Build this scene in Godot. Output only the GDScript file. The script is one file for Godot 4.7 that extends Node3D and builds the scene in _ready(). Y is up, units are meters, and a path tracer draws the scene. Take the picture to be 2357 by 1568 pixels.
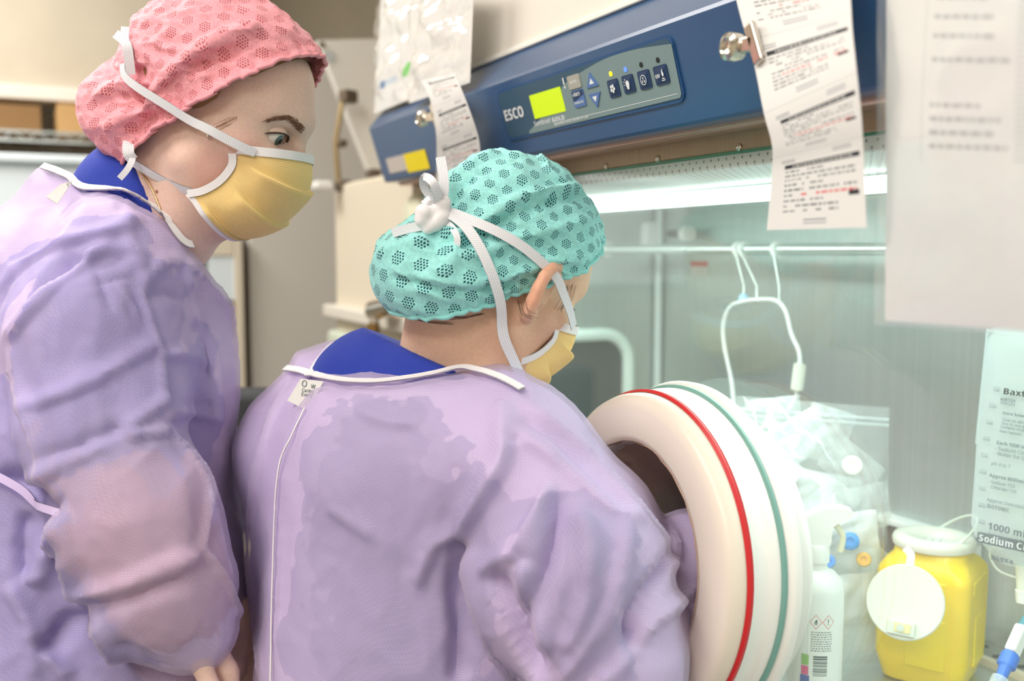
extends Node3D
# Two pharmacy technicians at a compounding isolator.
# World: cabinet width runs along x, its front faces +z; y is up; metres.

const FPX := 2290.0
const CAM := Vector3(0, 1.38, 0)
var cam_b: Basis

func _ready() -> void:
	# ---------------------------------------------------------------- camera
	var cam := Camera3D.new()
	cam.name = "camera"
	cam.rotation = Vector3(deg_to_rad(-5.2), deg_to_rad(64.1), 0)
	cam.position = CAM
	cam.fov = rad_to_deg(2.0 * atan(784.0 / FPX))
	cam.near = 0.05
	var att := CameraAttributesPhysical.new()
	att.frustum_focal_length = 12.0 * FPX / 784.0
	att.frustum_focus_distance = 0.98
	att.frustum_near = 0.05
	att.frustum_far = 50.0
	att.exposure_aperture = 3.2
	cam.attributes = att
	add_child(cam)
	cam_b = Basis.from_euler(Vector3(deg_to_rad(-5.2), deg_to_rad(64.1), 0))
	# ---------------------------------------------------------------- surroundings and exposure
	var we := WorldEnvironment.new()
	we.name = "surroundings"
	var env := Environment.new()
	env.background_mode = Environment.BG_COLOR
	env.background_color = Color(0.02, 0.02, 0.02)
	env.tonemap_mode = Environment.TONE_MAPPER_LINEAR
	env.tonemap_exposure = 1.18
	env.sdfgi_enabled = true
	env.ssao_enabled = true
	env.ssil_enabled = true
	we.environment = env
	add_child(we)
	# ---------------------------------------------------------------- lights of the room
	ceiling_panel(Vector3(-0.55, 2.68, 0.75), Vector2(1.2, 0.6), 2.2, "square white ceiling light panel above the two people")
	ceiling_panel(Vector3(1.1, 2.68, 1.3), Vector2(1.2, 0.6), 3.6, "square white ceiling light panel away from the cabinet near the front wall")
	ceiling_panel(Vector3(-2.3, 2.68, 0.6), Vector2(1.2, 0.6), 3.2, "square white ceiling light panel over the storage shelf")
	materials()
	room()
	cabinet()
	inside()
	papers()
	background()
	person_pink()
	person_teal()

# ==================================================================== pixels of the photograph to points
func ray(px: float, py: float) -> Vector3:
	return -cam_b.z + cam_b.x * ((px - 1178.5) / FPX) - cam_b.y * ((py - 784.0) / FPX)

func W(px: float, py: float, d: float) -> Vector3:
	return CAM + ray(px, py) * d

func on_z(px: float, py: float, z: float) -> Vector3:
	var r := ray(px, py)
	return CAM + r * ((z - CAM.z) / r.z)

func on_x(px: float, py: float, x: float) -> Vector3:
	var r := ray(px, py)
	return CAM + r * ((x - CAM.x) / r.x)

func on_y(px: float, py: float, y: float) -> Vector3:
	var r := ray(px, py)
	return CAM + r * ((y - CAM.y) / r.y)

func on_plane(px: float, py: float, o: Vector3, n: Vector3) -> Vector3:
	var r := ray(px, py)
	return CAM + r * ((o - CAM).dot(n) / r.dot(n))

# ==================================================================== geometry
class Geo:
	var v := PackedVector3Array()
	var n := PackedVector3Array()
	var uv := PackedVector2Array()
	var c := PackedColorArray()
	var f := PackedInt32Array()

	func tri(a: int, b: int, d: int) -> void:   # counter-clockwise seen from outside
		f.append(a); f.append(d); f.append(b)

	func vert(p: Vector3, nn: Vector3, t := Vector2.ZERO) -> int:
		v.append(p); n.append(nn); uv.append(t)
		return v.size() - 1

	func quad(a: Vector3, b: Vector3, cc: Vector3, d: Vector3, t0 := Vector2(0, 1), t1 := Vector2(1, 0)) -> void:
		var nn := (b - a).cross(d - a)
		if nn.length_squared() < 1e-18:
			nn = (cc - b).cross(a - b)
		nn = nn.normalized()
		var i := vert(a, nn, Vector2(t0.x, t0.y))
		vert(b, nn, Vector2(t1.x, t0.y))
		vert(cc, nn, Vector2(t1.x, t1.y))
		vert(d, nn, Vector2(t0.x, t1.y))
		tri(i, i + 1, i + 2); tri(i, i + 2, i + 3)

	func box(x: Transform3D, size: Vector3, r := 0.002) -> void:   # rounded box about the transform's origin
		var h := size * 0.5
		r = minf(r, minf(h.x, minf(h.y, h.z)) * 0.98)
		for ax in 3:
			for sg in [-1.0, 1.0]:
				var u := (ax + 1) % 3
				var w := (ax + 2) % 3
				var base := v.size()
				var gu := [-h[u], -h[u] + r, h[u] - r, h[u]]
				var gw := [-h[w], -h[w] + r, h[w] - r, h[w]]
				for i in 4:
					for j in 4:
						var p := Vector3.ZERO
						p[ax] = h[ax] * sg
						p[u] = gu[i]
						p[w] = gw[j]
						var q := p.clamp(-(h - Vector3(r, r, r)), h - Vector3(r, r, r))
						var dir := (p - q).normalized()
						vert(x * (q + dir * r), (x.basis * dir).normalized(), Vector2(i / 3.0, j / 3.0))
				for i in 3:
					for j in 3:
						var a := base + i * 4 + j
						if sg > 0:
							tri(a, a + 4, a + 5); tri(a, a + 5, a + 1)
						else:
							tri(a, a + 5, a + 4); tri(a, a + 1, a + 5)

	func lathe(x: Transform3D, prof: PackedVector2Array, segs := 48, smooth := true, a0 := 0.0, a1 := TAU) -> void:
		# profile (radius, height along y), from bottom to top for outward faces
		var m := prof.size()
		for k in m - 1:
			var d := prof[k + 1] - prof[k]
			var nn := Vector2(d.y, -d.x).normalized()
			var na := nn
			var nb := nn
			if smooth:
				if k > 0:
					var e := prof[k] - prof[k - 1]
					var n0 := Vector2(e.y, -e.x).normalized()
					if n0.dot(nn) > 0.6: na = (n0 + nn).normalized()
				if k < m - 2:
					var e2 := prof[k + 2] - prof[k + 1]
					var n1 := Vector2(e2.y, -e2.x).normalized()
					if n1.dot(nn) > 0.6: nb = (n1 + nn).normalized()
			var base := v.size()
			for s in segs + 1:
				var a := a0 + (a1 - a0) * s / segs
				var cs := cos(a)
				var sn := sin(a)
				vert(x * Vector3(prof[k].x * cs, prof[k].y, -prof[k].x * sn), (x.basis * Vector3(na.x * cs, na.y, -na.x * sn)).normalized(), Vector2(float(s) / segs, float(k) / (m - 1)))
				vert(x * Vector3(prof[k + 1].x * cs, prof[k + 1].y, -prof[k + 1].x * sn), (x.basis * Vector3(nb.x * cs, nb.y, -nb.x * sn)).normalized(), Vector2(float(s) / segs, float(k + 1) / (m - 1)))
			for s in segs:
				var i := base + s * 2
				tri(i, i + 2, i + 3); tri(i, i + 3, i + 1)

	func tube(path: PackedVector3Array, rad, sides := 10, caps := true, squash := 1.0) -> void:
		var m := path.size()
		var t0 := (path[1] - path[0]).normalized()
		var nx := t0.cross(Vector3.UP)
		if nx.length() < 0.1: nx = t0.cross(Vector3.RIGHT)
		nx = nx.normalized()
		var base := v.size()
		for i in m:
			var t := (path[mini(i + 1, m - 1)] - path[maxi(i - 1, 0)]).normalized()
			nx = (nx - t * nx.dot(t)).normalized()
			var ny := t.cross(nx)
			var r: float = rad if rad is float else rad[i]
			for s in sides:
				var a := TAU * s / sides
				var dir := nx * cos(a) + ny * sin(a) * squash
				vert(path[i] + dir * r, (nx * cos(a) * squash + ny * sin(a)).normalized(), Vector2(float(s) / sides, float(i) / (m - 1)))
		for i in m - 1:
			for s in sides:
				var a := base + i * sides + s
				var b := base + i * sides + (s + 1) % sides
				tri(a, b, b + sides); tri(a, b + sides, a + sides)
		if caps:
			var tt := [-(path[1] - path[0]).normalized(), (path[m - 1] - path[m - 2]).normalized()]
			for e in 2:
				var k := base + (0 if e == 0 else (m - 1) * sides)
				var ci := vert(path[0] if e == 0 else path[m - 1], tt[e])
				var b2 := v.size()
				for s in sides: vert(v[k + s], tt[e])
				for s in sides:
					if e == 0: tri(ci, b2 + (s + 1) % sides, b2 + s)
					else: tri(ci, b2 + s, b2 + (s + 1) % sides)

	func ribbon(path: PackedVector3Array, norms: PackedVector3Array, width, thick := 0.0008) -> void:
		var m := path.size()
		var base := v.size()
		var run := 0.0
		for i in m:
			var t := (path[mini(i + 1, m - 1)] - path[maxi(i - 1, 0)]).normalized()
			var side := t.cross(norms[i]).normalized()
			var nn := side.cross(t).normalized()
			var wd: float = width if width is float else width[i]
			if i > 0: run += path[i].distance_to(path[i - 1])
			for k in 2:
				var o := nn * (thick * 0.5) * (1 if k == 0 else -1)
				vert(path[i] - side * wd * 0.5 + o, nn * (1 if k == 0 else -1), Vector2(0, run))
				vert(path[i] + side * wd * 0.5 + o, nn * (1 if k == 0 else -1), Vector2(1, run))
		for i in m - 1:
			var a := base + i * 4
			tri(a, a + 1, a + 5); tri(a, a + 5, a + 4)
			tri(a + 2, a + 7, a + 3); tri(a + 2, a + 6, a + 7)
			tri(a + 1, a + 3, a + 7); tri(a + 1, a + 7, a + 5)
			tri(a, a + 6, a + 2); tri(a, a + 4, a + 6)
		for e in [base, base + (m - 1) * 4]:
			if e == base: tri(e, e + 2, e + 3); tri(e, e + 3, e + 1)
			else: tri(e, e + 3, e + 2); tri(e, e + 1, e + 3)

	func prism(poly: PackedVector2Array, x: Transform3D, depth: float, t0 := Vector2.ZERO, t1 := Vector2.ONE) -> void:
		# polygon in local xy (counter-clockwise), from z = 0 back to z = -depth; uv stretched over its bounds
		var ids := Geometry2D.triangulate_polygon(poly)
		var lo := poly[0]
		var hi := poly[0]
		for p in poly:
			lo = lo.min(p); hi = hi.max(p)
		for side in 2:
			var z := 0.0 if side == 0 else -depth
			var nn := (x.basis * Vector3(0, 0, 1 if side == 0 else -1)).normalized()
			var base := v.size()
			for p in poly:
				var q := (p - lo) / (hi - lo)
				vert(x * Vector3(p.x, p.y, z), nn, Vector2(lerpf(t0.x, t1.x, q.x), lerpf(t1.y, t0.y, q.y)))
			for k in ids.size() / 3:
				var a := base + ids[k * 3]
				var b := base + ids[k * 3 + 1]
				var d := base + ids[k * 3 + 2]
				var area := (poly[ids[k * 3 + 1]] - poly[ids[k * 3]]).cross(poly[ids[k * 3 + 2]] - poly[ids[k * 3]])
				if (area > 0) == (side == 0): tri(a, b, d)
				else: tri(a, d, b)
		if depth > 0:
			var m := poly.size()
			for i in m:
				var p := poly[i]
				var q := poly[(i + 1) % m]
				quad(x * Vector3(p.x, p.y, -depth), x * Vector3(q.x, q.y, -depth), x * Vector3(q.x, q.y, 0), x * Vector3(p.x, p.y, 0))

	func smooth_normals() -> void:
		n.resize(v.size())
		n.fill(Vector3.ZERO)
		for k in f.size() / 3:
			var a := f[k * 3]
			var b := f[k * 3 + 2]
			var d := f[k * 3 + 1]
			var nn := (v[b] - v[a]).cross(v[d] - v[a])
			n[a] += nn; n[b] += nn; n[d] += nn
		for i in n.size():
			n[i] = n[i].normalized()

	func relax(times: int, share: float) -> void:   # evens out the small steps of the grid
		for it in times:
			var sum := PackedVector3Array()
			sum.resize(v.size())
			var cnt := PackedFloat32Array()
			cnt.resize(v.size())
			for k in f.size() / 3:
				var a := f[k * 3]
				var b := f[k * 3 + 1]
				var d := f[k * 3 + 2]
				sum[a] += v[b] + v[d]; sum[b] += v[a] + v[d]; sum[d] += v[a] + v[b]
				cnt[a] += 2.0; cnt[b] += 2.0; cnt[d] += 2.0
			for i in v.size():
				if cnt[i] > 0.0: v[i] = v[i].lerp(sum[i] / cnt[i], share)
		smooth_normals()

	func mesh() -> ArrayMesh:
		var arr := []
		arr.resize(Mesh.ARRAY_MAX)
		arr[Mesh.ARRAY_VERTEX] = v
		arr[Mesh.ARRAY_NORMAL] = n
		if uv.size() == v.size(): arr[Mesh.ARRAY_TEX_UV] = uv
		if c.size() == v.size(): arr[Mesh.ARRAY_COLOR] = c
		arr[Mesh.ARRAY_INDEX] = f
		var am := ArrayMesh.new()
		am.add_surface_from_arrays(Mesh.PRIMITIVE_TRIANGLES, arr)
		return am

# ==================================================================== smooth solids: distances joined with a smooth minimum
class Sdf:
	var A := PackedVector3Array()
	var B := PackedVector3Array()
	var R := PackedFloat32Array()
	var D := PackedFloat32Array()
	var IL := PackedFloat32Array()
	var K := PackedFloat32Array()
	var EB: Array[Basis] = []
	var EC := PackedVector3Array()
	var ER := PackedVector3Array()
	var EK := PackedFloat32Array()
	var ES := PackedFloat32Array()
	var CN := PackedVector3Array()
	var CD := PackedFloat32Array()
	var lo := Vector3(1e9, 1e9, 1e9)
	var hi := Vector3(-1e9, -1e9, -1e9)

	func cap(a: Vector3, b: Vector3, r1: float, r2: float, k := 0.02) -> void:
		A.append(a); B.append(b - a); R.append(r1); D.append(r2 - r1); IL.append(1.0 / maxf((b - a).length_squared(), 1e-10)); K.append(k)
		for p in [[a, r1], [b, r2]]:
			lo = lo.min(p[0] - Vector3.ONE * p[1]); hi = hi.max(p[0] + Vector3.ONE * p[1])

	func ell(x: Transform3D, r: Vector3, k := 0.02, sign := 1.0) -> void:
		EB.append(x.basis.orthonormalized().inverse()); EC.append(x.origin); ER.append(r); EK.append(k); ES.append(sign)
		if sign > 0:
			var m := maxf(r.x, maxf(r.y, r.z))
			lo = lo.min(x.origin - Vector3.ONE * m); hi = hi.max(x.origin + Vector3.ONE * m)

	func cut(p: Vector3, nn: Vector3) -> void:   # keeps what lies behind the plane
		CN.append(nn.normalized()); CD.append(p.dot(nn.normalized()))

	func cut3(a: Vector3, b: Vector3, c: Vector3) -> void:   # plane through three points, what lies above goes
		var nn := (b - a).cross(c - a)
		cut(a, nn if nn.y > 0 else -nn)

	func at(p: Vector3) -> float:
		var d := 10.0
		for i in A.size():
			var q := p - A[i]
			var h := clampf(q.dot(B[i]) * IL[i], 0.0, 1.0)
			var e := (q - B[i] * h).length() - R[i] - D[i] * h
			var k := K[i]
			var g := k - absf(d - e)
			d = minf(d, e)
			if g > 0.0: d -= g * g / (4.0 * k)
		for i in EC.size():
			var q := EB[i] * (p - EC[i])
			var u := q / ER[i]
			var k0 := u.length()
			var e := k0 * (k0 - 1.0) / maxf((u / ER[i]).length(), 1e-6)
			var k := EK[i]
			if ES[i] > 0.0:
				var g := k - absf(d - e)
				d = minf(d, e)
				if g > 0.0: d -= g * g / (4.0 * k)
			else:
				var g := k - absf(d + e)
				d = maxf(d, -e)
				if g > 0.0: d += g * g / (4.0 * k)
		for i in CN.size():
			d = maxf(d, p.dot(CN[i]) - CD[i])
		return d

	func near(c: Vector3, rad: float) -> Sdf:   # the pieces that matter inside a small ball
		var o := Sdf.new()
		var ea := PackedFloat32Array()
		var dm := 10.0
		for i in A.size():
			var q := c - A[i]
			var h := clampf(q.dot(B[i]) * IL[i], 0.0, 1.0)
			var e := (q - B[i] * h).length() - R[i] - D[i] * h
			ea.append(e); dm = minf(dm, e)
		var eb := PackedFloat32Array()
		for i in EC.size():
			var u := (EB[i] * (c - EC[i])) / ER[i]
			var k0 := u.length()
			var e := k0 * (k0 - 1.0) / maxf((u / ER[i]).length(), 1e-6)
			eb.append(e)
			if ES[i] > 0.0: dm = minf(dm, e)
		for i in A.size():
			if ea[i] < dm + 2.0 * rad + K[i]:
				o.A.append(A[i]); o.B.append(B[i]); o.R.append(R[i]); o.D.append(D[i]); o.IL.append(IL[i]); o.K.append(K[i])
		for i in EC.size():
			if (ES[i] > 0.0 and eb[i] < dm + 3.0 * rad + EK[i]) or (ES[i] < 0.0 and eb[i] < 2.0 * rad + EK[i]):
				o.EB.append(EB[i]); o.EC.append(EC[i]); o.ER.append(ER[i]); o.EK.append(EK[i]); o.ES.append(ES[i])
		o.CN = CN; o.CD = CD
		return o

	func grad(p: Vector3) -> Vector3:
		var e := 0.0015
		return Vector3(at(p + Vector3(e, 0, 0)) - at(p - Vector3(e, 0, 0)), at(p + Vector3(0, e, 0)) - at(p - Vector3(0, e, 0)), at(p + Vector3(0, 0, e)) - at(p - Vector3(0, 0, e))).normalized()

	func march(o: Vector3, dir: Vector3, t0: float, t1: float) -> float:
		var t := t0
		var best := 1e9
		var bt := t0
		for i in 60:
			var d := at(o + dir * t)
			if absf(d) < best:
				best = absf(d); bt = t
			if d < 0.0006: return t
			t += d * 0.9
			if t > t1: break
		return bt

	func nets(h: float, box := AABB()) -> Geo:
		var l := lo - Vector3.ONE * h * 2.0
		var u := hi + Vector3.ONE * h * 2.0
		if box.size.x > 0:
			l = l.max(box.position); u = u.min(box.end)
		var nb := Vector3i(((u - l) / (h * 4.0)).ceil())
		var nx := nb.x * 4 + 1
		var ny := nb.y * 4 + 1
		var nz := nb.z * 4 + 1
		var val := PackedFloat32Array()
		val.resize(nx * ny * nz)
		val.fill(1e3)
		var cell := PackedInt32Array()
		cell.resize(nx * ny * nz)
		cell.fill(-1)
		var sx := 1
		var sy := nx
		var sz := nx * ny
		var live := PackedInt32Array()
		var reach := h * 4.0 * 0.87 * 1.35 + 0.004
		for bz in nb.z:
			for by in nb.y:
				for bx in nb.x:
					var bc := l + Vector3(bx * 4 + 2, by * 4 + 2, bz * 4 + 2) * h
					if absf(at(bc)) < reach:
						var sub := near(bc, h * 3.5)
						live.append(bx * 4); live.append(by * 4); live.append(bz * 4)
						for z in range(bz * 4, bz * 4 + 5):
							for y in range(by * 4, by * 4 + 5):
								for x in range(bx * 4, bx * 4 + 5):
									var k := x + y * sy + z * sz
									if val[k] > 500.0: val[k] = sub.at(l + Vector3(x, y, z) * h)
		var g := Geo.new()
		var off := [0, sx, sy, sx + sy, sz, sx + sz, sy + sz, sx + sy + sz]
		var e0 := [0, 2, 4, 6, 0, 1, 4, 5, 0, 1, 2, 3]
		var e1 := [1, 3, 5, 7, 2, 3, 6, 7, 4, 5, 6, 7]
		var made := PackedInt32Array()
		for b in live.size() / 3:
			for z in range(live[b * 3 + 2], live[b * 3 + 2] + 4):
				for y in range(live[b * 3 + 1], live[b * 3 + 1] + 4):
					for x in range(live[b * 3], live[b * 3] + 4):
						var k := x + y * sy + z * sz
						var s0 := val[k] < 0.0
						var mixed := false
						for o in 8:
							if (val[k + off[o]] < 0.0) != s0:
								mixed = true
								break
						if not mixed: continue
						var acc := Vector3.ZERO
						var cnt := 0
						for e in 12:
							var va := val[k + off[e0[e]]]
							var vb := val[k + off[e1[e]]]
							if (va < 0.0) != (vb < 0.0):
								var t := va / (va - vb)
								var pa := Vector3(e0[e] & 1, (e0[e] >> 1) & 1, e0[e] >> 2)
								var pb := Vector3(e1[e] & 1, (e1[e] >> 1) & 1, e1[e] >> 2)
								acc += pa.lerp(pb, t)
								cnt += 1
						cell[k] = g.v.size()
						made.append(k)
						g.v.append(l + (Vector3(x, y, z) + acc / cnt) * h)
		for k in made:
			for ax in 3:
				var st := sx if ax == 0 else (sy if ax == 1 else sz)
				var su := sy if ax == 0 else (sz if ax == 1 else sx)
				var sv := sz if ax == 0 else (sx if ax == 1 else sy)
				if k - su - sv < 0: continue
				var ins := val[k] < 0.0
				if ins == (val[k + st] < 0.0): continue
				var c0 := cell[k]
				var c1 := cell[k - su]
				var c2 := cell[k - su - sv]
				var c3 := cell[k - sv]
				if c1 < 0 or c2 < 0 or c3 < 0: continue
				if ins:
					g.tri(c0, c1, c2); g.tri(c0, c2, c3)
				else:
					g.tri(c0, c2, c1); g.tri(c0, c3, c2)
		g.smooth_normals()
		return g

# ==================================================================== curves and folds
func curve(p: PackedVector3Array, per := 8) -> PackedVector3Array:
	var out := PackedVector3Array()
	var m := p.size()
	for i in m - 1:
		for k in per:
			out.append(p[i].cubic_interpolate(p[i + 1], p[maxi(i - 1, 0)], p[mini(i + 2, m - 1)], float(k) / per))
	out.append(p[m - 1])
	return out

func curve2(p: PackedVector2Array, per := 8) -> PackedVector2Array:
	var out := PackedVector2Array()
	var m := p.size()
	for i in m - 1:
		for k in per:
			out.append(p[i].cubic_interpolate(p[i + 1], p[maxi(i - 1, 0)], p[mini(i + 2, m - 1)], float(k) / per))
	out.append(p[m - 1])
	return out

func px_curve(a: Array, per := 6) -> PackedVector2Array:
	var p := PackedVector2Array()
	for i in a.size() / 2: p.append(Vector2(a[i * 2], a[i * 2 + 1]))
	return curve2(p, per)

func lay(s: Sdf, a: Array, lift := 0.001, per := 6) -> Array:
	# a line read off the photograph, laid on a solid: [points, normals]
	var pts := PackedVector3Array()
	var nrm := PackedVector3Array()
	for q in px_curve(a, per):
		var dir := ray(q.x, q.y)
		var len := dir.length()
		dir /= len
		var t := s.march(CAM, dir, 0.45, 1.8)
		var p := CAM + dir * t
		var g := s.grad(p)
		p -= g * s.at(p)
		pts.append(p + g * lift)
		nrm.append(g)
	return [pts, nrm]

func fold(s: Sdf, folds: Array, a: Array, w: float, h: float, sharp := 2.0, steep := 1.0) -> void:
	# a crest along a line; its right-hand side (seen along the line from outside) falls off faster by the factor steep
	var l := lay(s, a, 0.0, 4)
	var pts: PackedVector3Array = l[0]
	var box := AABB(pts[0], Vector3.ZERO)
	for p in pts: box = box.expand(p)
	folds.append({"p": pts, "n": l[1], "w": w, "h": h, "s": sharp, "b": box.grow(w), "r": steep})

func apply_folds(g: Geo, folds: Array) -> void:
	var nv := PackedVector3Array(g.v)
	for i in g.v.size():
		var p := g.v[i]
		var add := 0.0
		for fd in folds:
			if not fd.b.has_point(p): continue
			var pts: PackedVector3Array = fd.p
			var best := 1e9
			var at := 0.0
			var sd := 0.0
			for k in pts.size() - 1:
				var ab := pts[k + 1] - pts[k]
				var q := p - pts[k]
				var h := clampf(q.dot(ab) / maxf(ab.length_squared(), 1e-9), 0.0, 1.0)
				var d := (q - ab * h).length_squared()
				if d < best:
					best = d
					at = (k + h) / (pts.size() - 1)
					sd = (q - ab * h).dot(ab.cross(fd.n[k]))
			var wd: float = fd.w
			if sd > 0.0: wd *= fd.r
			var d2: float = sqrt(best) / wd
			if d2 < 1.0:
				add += fd.h * pow(1.0 - d2, fd.s) * minf(1.0, sqrt(maxf(0.0, sin(PI * clampf(at, 0.0, 1.0)))) * 1.3 + 0.1)
		if add != 0.0: nv[i] = p + g.n[i] * add
	g.v = nv
	g.smooth_normals()

# ==================================================================== nodes
var taken := {}
func numbered(called: String) -> String:
	if not taken.has(called):
		taken[called] = 0
		return called
	taken[called] += 1
	return "%s_%03d" % [called, taken[called]]

func tag(o: Node, label: String, category := "", group := "", kind := "") -> Node:
	if label: o.set_meta("label", label)
	if category: o.set_meta("category", category)
	if group: o.set_meta("group", group)
	if kind: o.set_meta("kind", kind)
	return o

func thing(called: String, label: String, category: String, at := Vector3.ZERO, group := "") -> Node3D:
	var o := Node3D.new()
	o.name = numbered(called)
	add_child(o)
	o.position = at
	tag(o, label, category, group)
	return o

func put(g, called: String, m: Material, parent: Node = null) -> MeshInstance3D:
	# geometry in world space; becomes a mesh under its parent (whose own place is taken off)
	var o := MeshInstance3D.new()
	o.name = called if parent else numbered(called)
	var base := Vector3.ZERO
	var q := parent
	while q and q is Node3D and q != self:
		base += (q as Node3D).position
		q = q.get_parent()
	if g is Geo:
		if base != Vector3.ZERO:
			for i in g.v.size(): g.v[i] -= base
		o.mesh = g.mesh()
	else:
		o.mesh = g
	o.material_override = null
	o.set_surface_override_material(0, m)
	if parent: parent.add_child(o, true)
	else: add_child(o, true)
	return o

func struct(g, called: String, m: Material) -> MeshInstance3D:
	var o := put(g, called, m)
	o.set_meta("kind", "structure")
	return o

func bx(a: Vector3, b: Vector3, r := 0.002) -> Geo:   # box between two corners
	var g := Geo.new()
	g.box(Transform3D(Basis(), (a + b) * 0.5), (b - a).abs(), r)
	return g

func frame(o: Vector3, x: Vector3, y: Vector3) -> Transform3D:
	x = x.normalized()
	var z := x.cross(y).normalized()
	return Transform3D(Basis(x, z.cross(x), z), o)

func rounded(w: float, h: float, r: float, segs := 5) -> PackedVector2Array:   # rectangle centred on 0, counter-clockwise
	var out := PackedVector2Array()
	for k in 4:
		var c := Vector2((w * 0.5 - r) * (1 if k == 0 or k == 3 else -1), (h * 0.5 - r) * (1 if k < 2 else -1))
		for s in segs + 1:
			var a := PI * 0.5 * (k + float(s) / segs)
			out.append(c + Vector2(cos(a), sin(a)) * r)
	return out

func letters(txt: String, x: Transform3D, height: float, m: Material, parent: Node, called := "lettering", bold := false, width := 0.0, mid := false) -> MeshInstance3D:
	# x: origin at the left end of the baseline (or its middle), local x along the line, local z outward; height of a capital
	var t := TextMesh.new()
	var fo := SystemFont.new()
	fo.font_names = PackedStringArray(["Droid Sans"])
	fo.font_weight = 700 if bold else 400
	t.font = fo
	t.font_size = 32
	t.pixel_size = height / 23.0
	t.depth = 0.0002
	t.text = txt
	t.curve_step = 2.0
	t.horizontal_alignment = HORIZONTAL_ALIGNMENT_CENTER if mid else HORIZONTAL_ALIGNMENT_LEFT
	t.vertical_alignment = VERTICAL_ALIGNMENT_CENTER
	var o := MeshInstance3D.new()
	o.name = called
	o.mesh = t
	var b := x.basis
	if width > 0:
		var w := t.get_aabb().size.x
		b = b * Basis.from_scale(Vector3(width / maxf(w, 1e-5), 1, 1))
	o.transform = Transform3D(b, x.origin)
	o.set_surface_override_material(0, m)
	parent.add_child(o, true)
	o.position -= global_of(parent)
	return o

func global_of(q: Node) -> Vector3:
	var base := Vector3.ZERO
	while q and q is Node3D and q != self:
		base += (q as Node3D).position
		q = q.get_parent()
	return base

# ==================================================================== materials
var M := {}
func mat(col: Color, rough := 0.5, metal := 0.0, spec := 0.5) -> StandardMaterial3D:
	var m := StandardMaterial3D.new()
	m.albedo_color = col
	m.roughness = rough
	m.metallic = metal
	m.metallic_specular = spec
	return m

func rgb(r: int, g: int, b: int) -> Color:
	return Color(r / 255.0, g / 255.0, b / 255.0)

func tex(im: Image) -> ImageTexture:
	return ImageTexture.create_from_image(im)

func noise_tex(freq: float, lo: float, hi: float, seed := 1, size := 256) -> ImageTexture:
	var n := FastNoiseLite.new()
	n.seed = seed
	n.frequency = freq
	n.fractal_octaves = 4
	var im := n.get_seamless_image(size, size)
	im.convert(Image.FORMAT_RGB8)
	for y in size:
		for x in size:
			var g := lerpf(lo, hi, im.get_pixel(x, y).r)
			im.set_pixel(x, y, Color(g, g, g))
	return tex(im)

func dot(im: Image, cx: float, cy: float, r: float, col: Color) -> void:
	var w := im.get_width()
	var h := im.get_height()
	for y in range(int(cy - r - 1), int(cy + r + 2)):
		for x in range(int(cx - r - 1), int(cx + r + 2)):
			var d := Vector2(x - cx, y - cy).length()
			if d < r + 0.7:
				var px := posmod(x, w)
				var py := posmod(y, h)
				im.set_pixel(px, py, im.get_pixel(px, py).lerp(col, clampf(r + 0.7 - d, 0.0, 1.0) * col.a))

func cap_texture(col: Color, hole: Color) -> ImageTexture:
	# one tile 20 x 34.6 mm: two hexagonal clusters of perforations
	var im := Image.create(256, 444, false, Image.FORMAT_RGB8)
	var n := FastNoiseLite.new()
	n.seed = 5
	n.frequency = 0.02
	n.fractal_octaves = 4
	var sn := n.get_seamless_image(256, 444)
	for y in 444:
		for x in 256:
			var k := 0.93 + 0.12 * sn.get_pixel(x, y).r
			im.set_pixel(x, y, Color(col.r * k, col.g * k, col.b * k))
	var s := 33.0
	for cl in [Vector2(64, 111), Vector2(192, 333)]:
		for r in range(-2, 3):
			var cnt := 5 - absi(r)
			for i in cnt:
				var p: Vector2 = cl + Vector2((i - (cnt - 1) * 0.5) * s, r * s * 0.866)
				dot(im, p.x, p.y, 10.5, Color(hole, 0.92))
	return tex(im)

func weave_texture(col: Color, k: float) -> ImageTexture:
	# bonded nonwoven: rows of small embossed points
	var im := Image.create(128, 128, false, Image.FORMAT_RGB8)
	var rng := RandomNumberGenerator.new()
	rng.seed = 9
	for y in 128:
		for x in 128:
			var g := 1.0 - k * 0.25 * rng.randf()
			im.set_pixel(x, y, Color(col.r * g, col.g * g, col.b * g))
	for j in 8:
		for i in 8:
			dot(im, i * 16 + (8 if j % 2 else 0), j * 16, 5.0, Color(col.r * (1 - k), col.g * (1 - k), col.b * (1 - k), 0.8))
	return tex(im)

func brushed(col: Color, rough: float, seed: int) -> StandardMaterial3D:
	var im := Image.create(256, 256, false, Image.FORMAT_RGB8)
	var rng := RandomNumberGenerator.new()
	rng.seed = seed
	for x in 256:
		var col2 := 0.95 + 0.05 * rng.randf()
		for y in 256:
			var k := col2 * (0.98 + 0.02 * rng.randf())
			im.set_pixel(x, y, Color(k, k, k))
	var m := mat(col, rough, 0.9)
	m.albedo_texture = tex(im)
	m.uv1_triplanar = true
	m.uv1_world_triplanar = true
	m.uv1_scale = Vector3(3, 3, 3)
	return m

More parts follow.
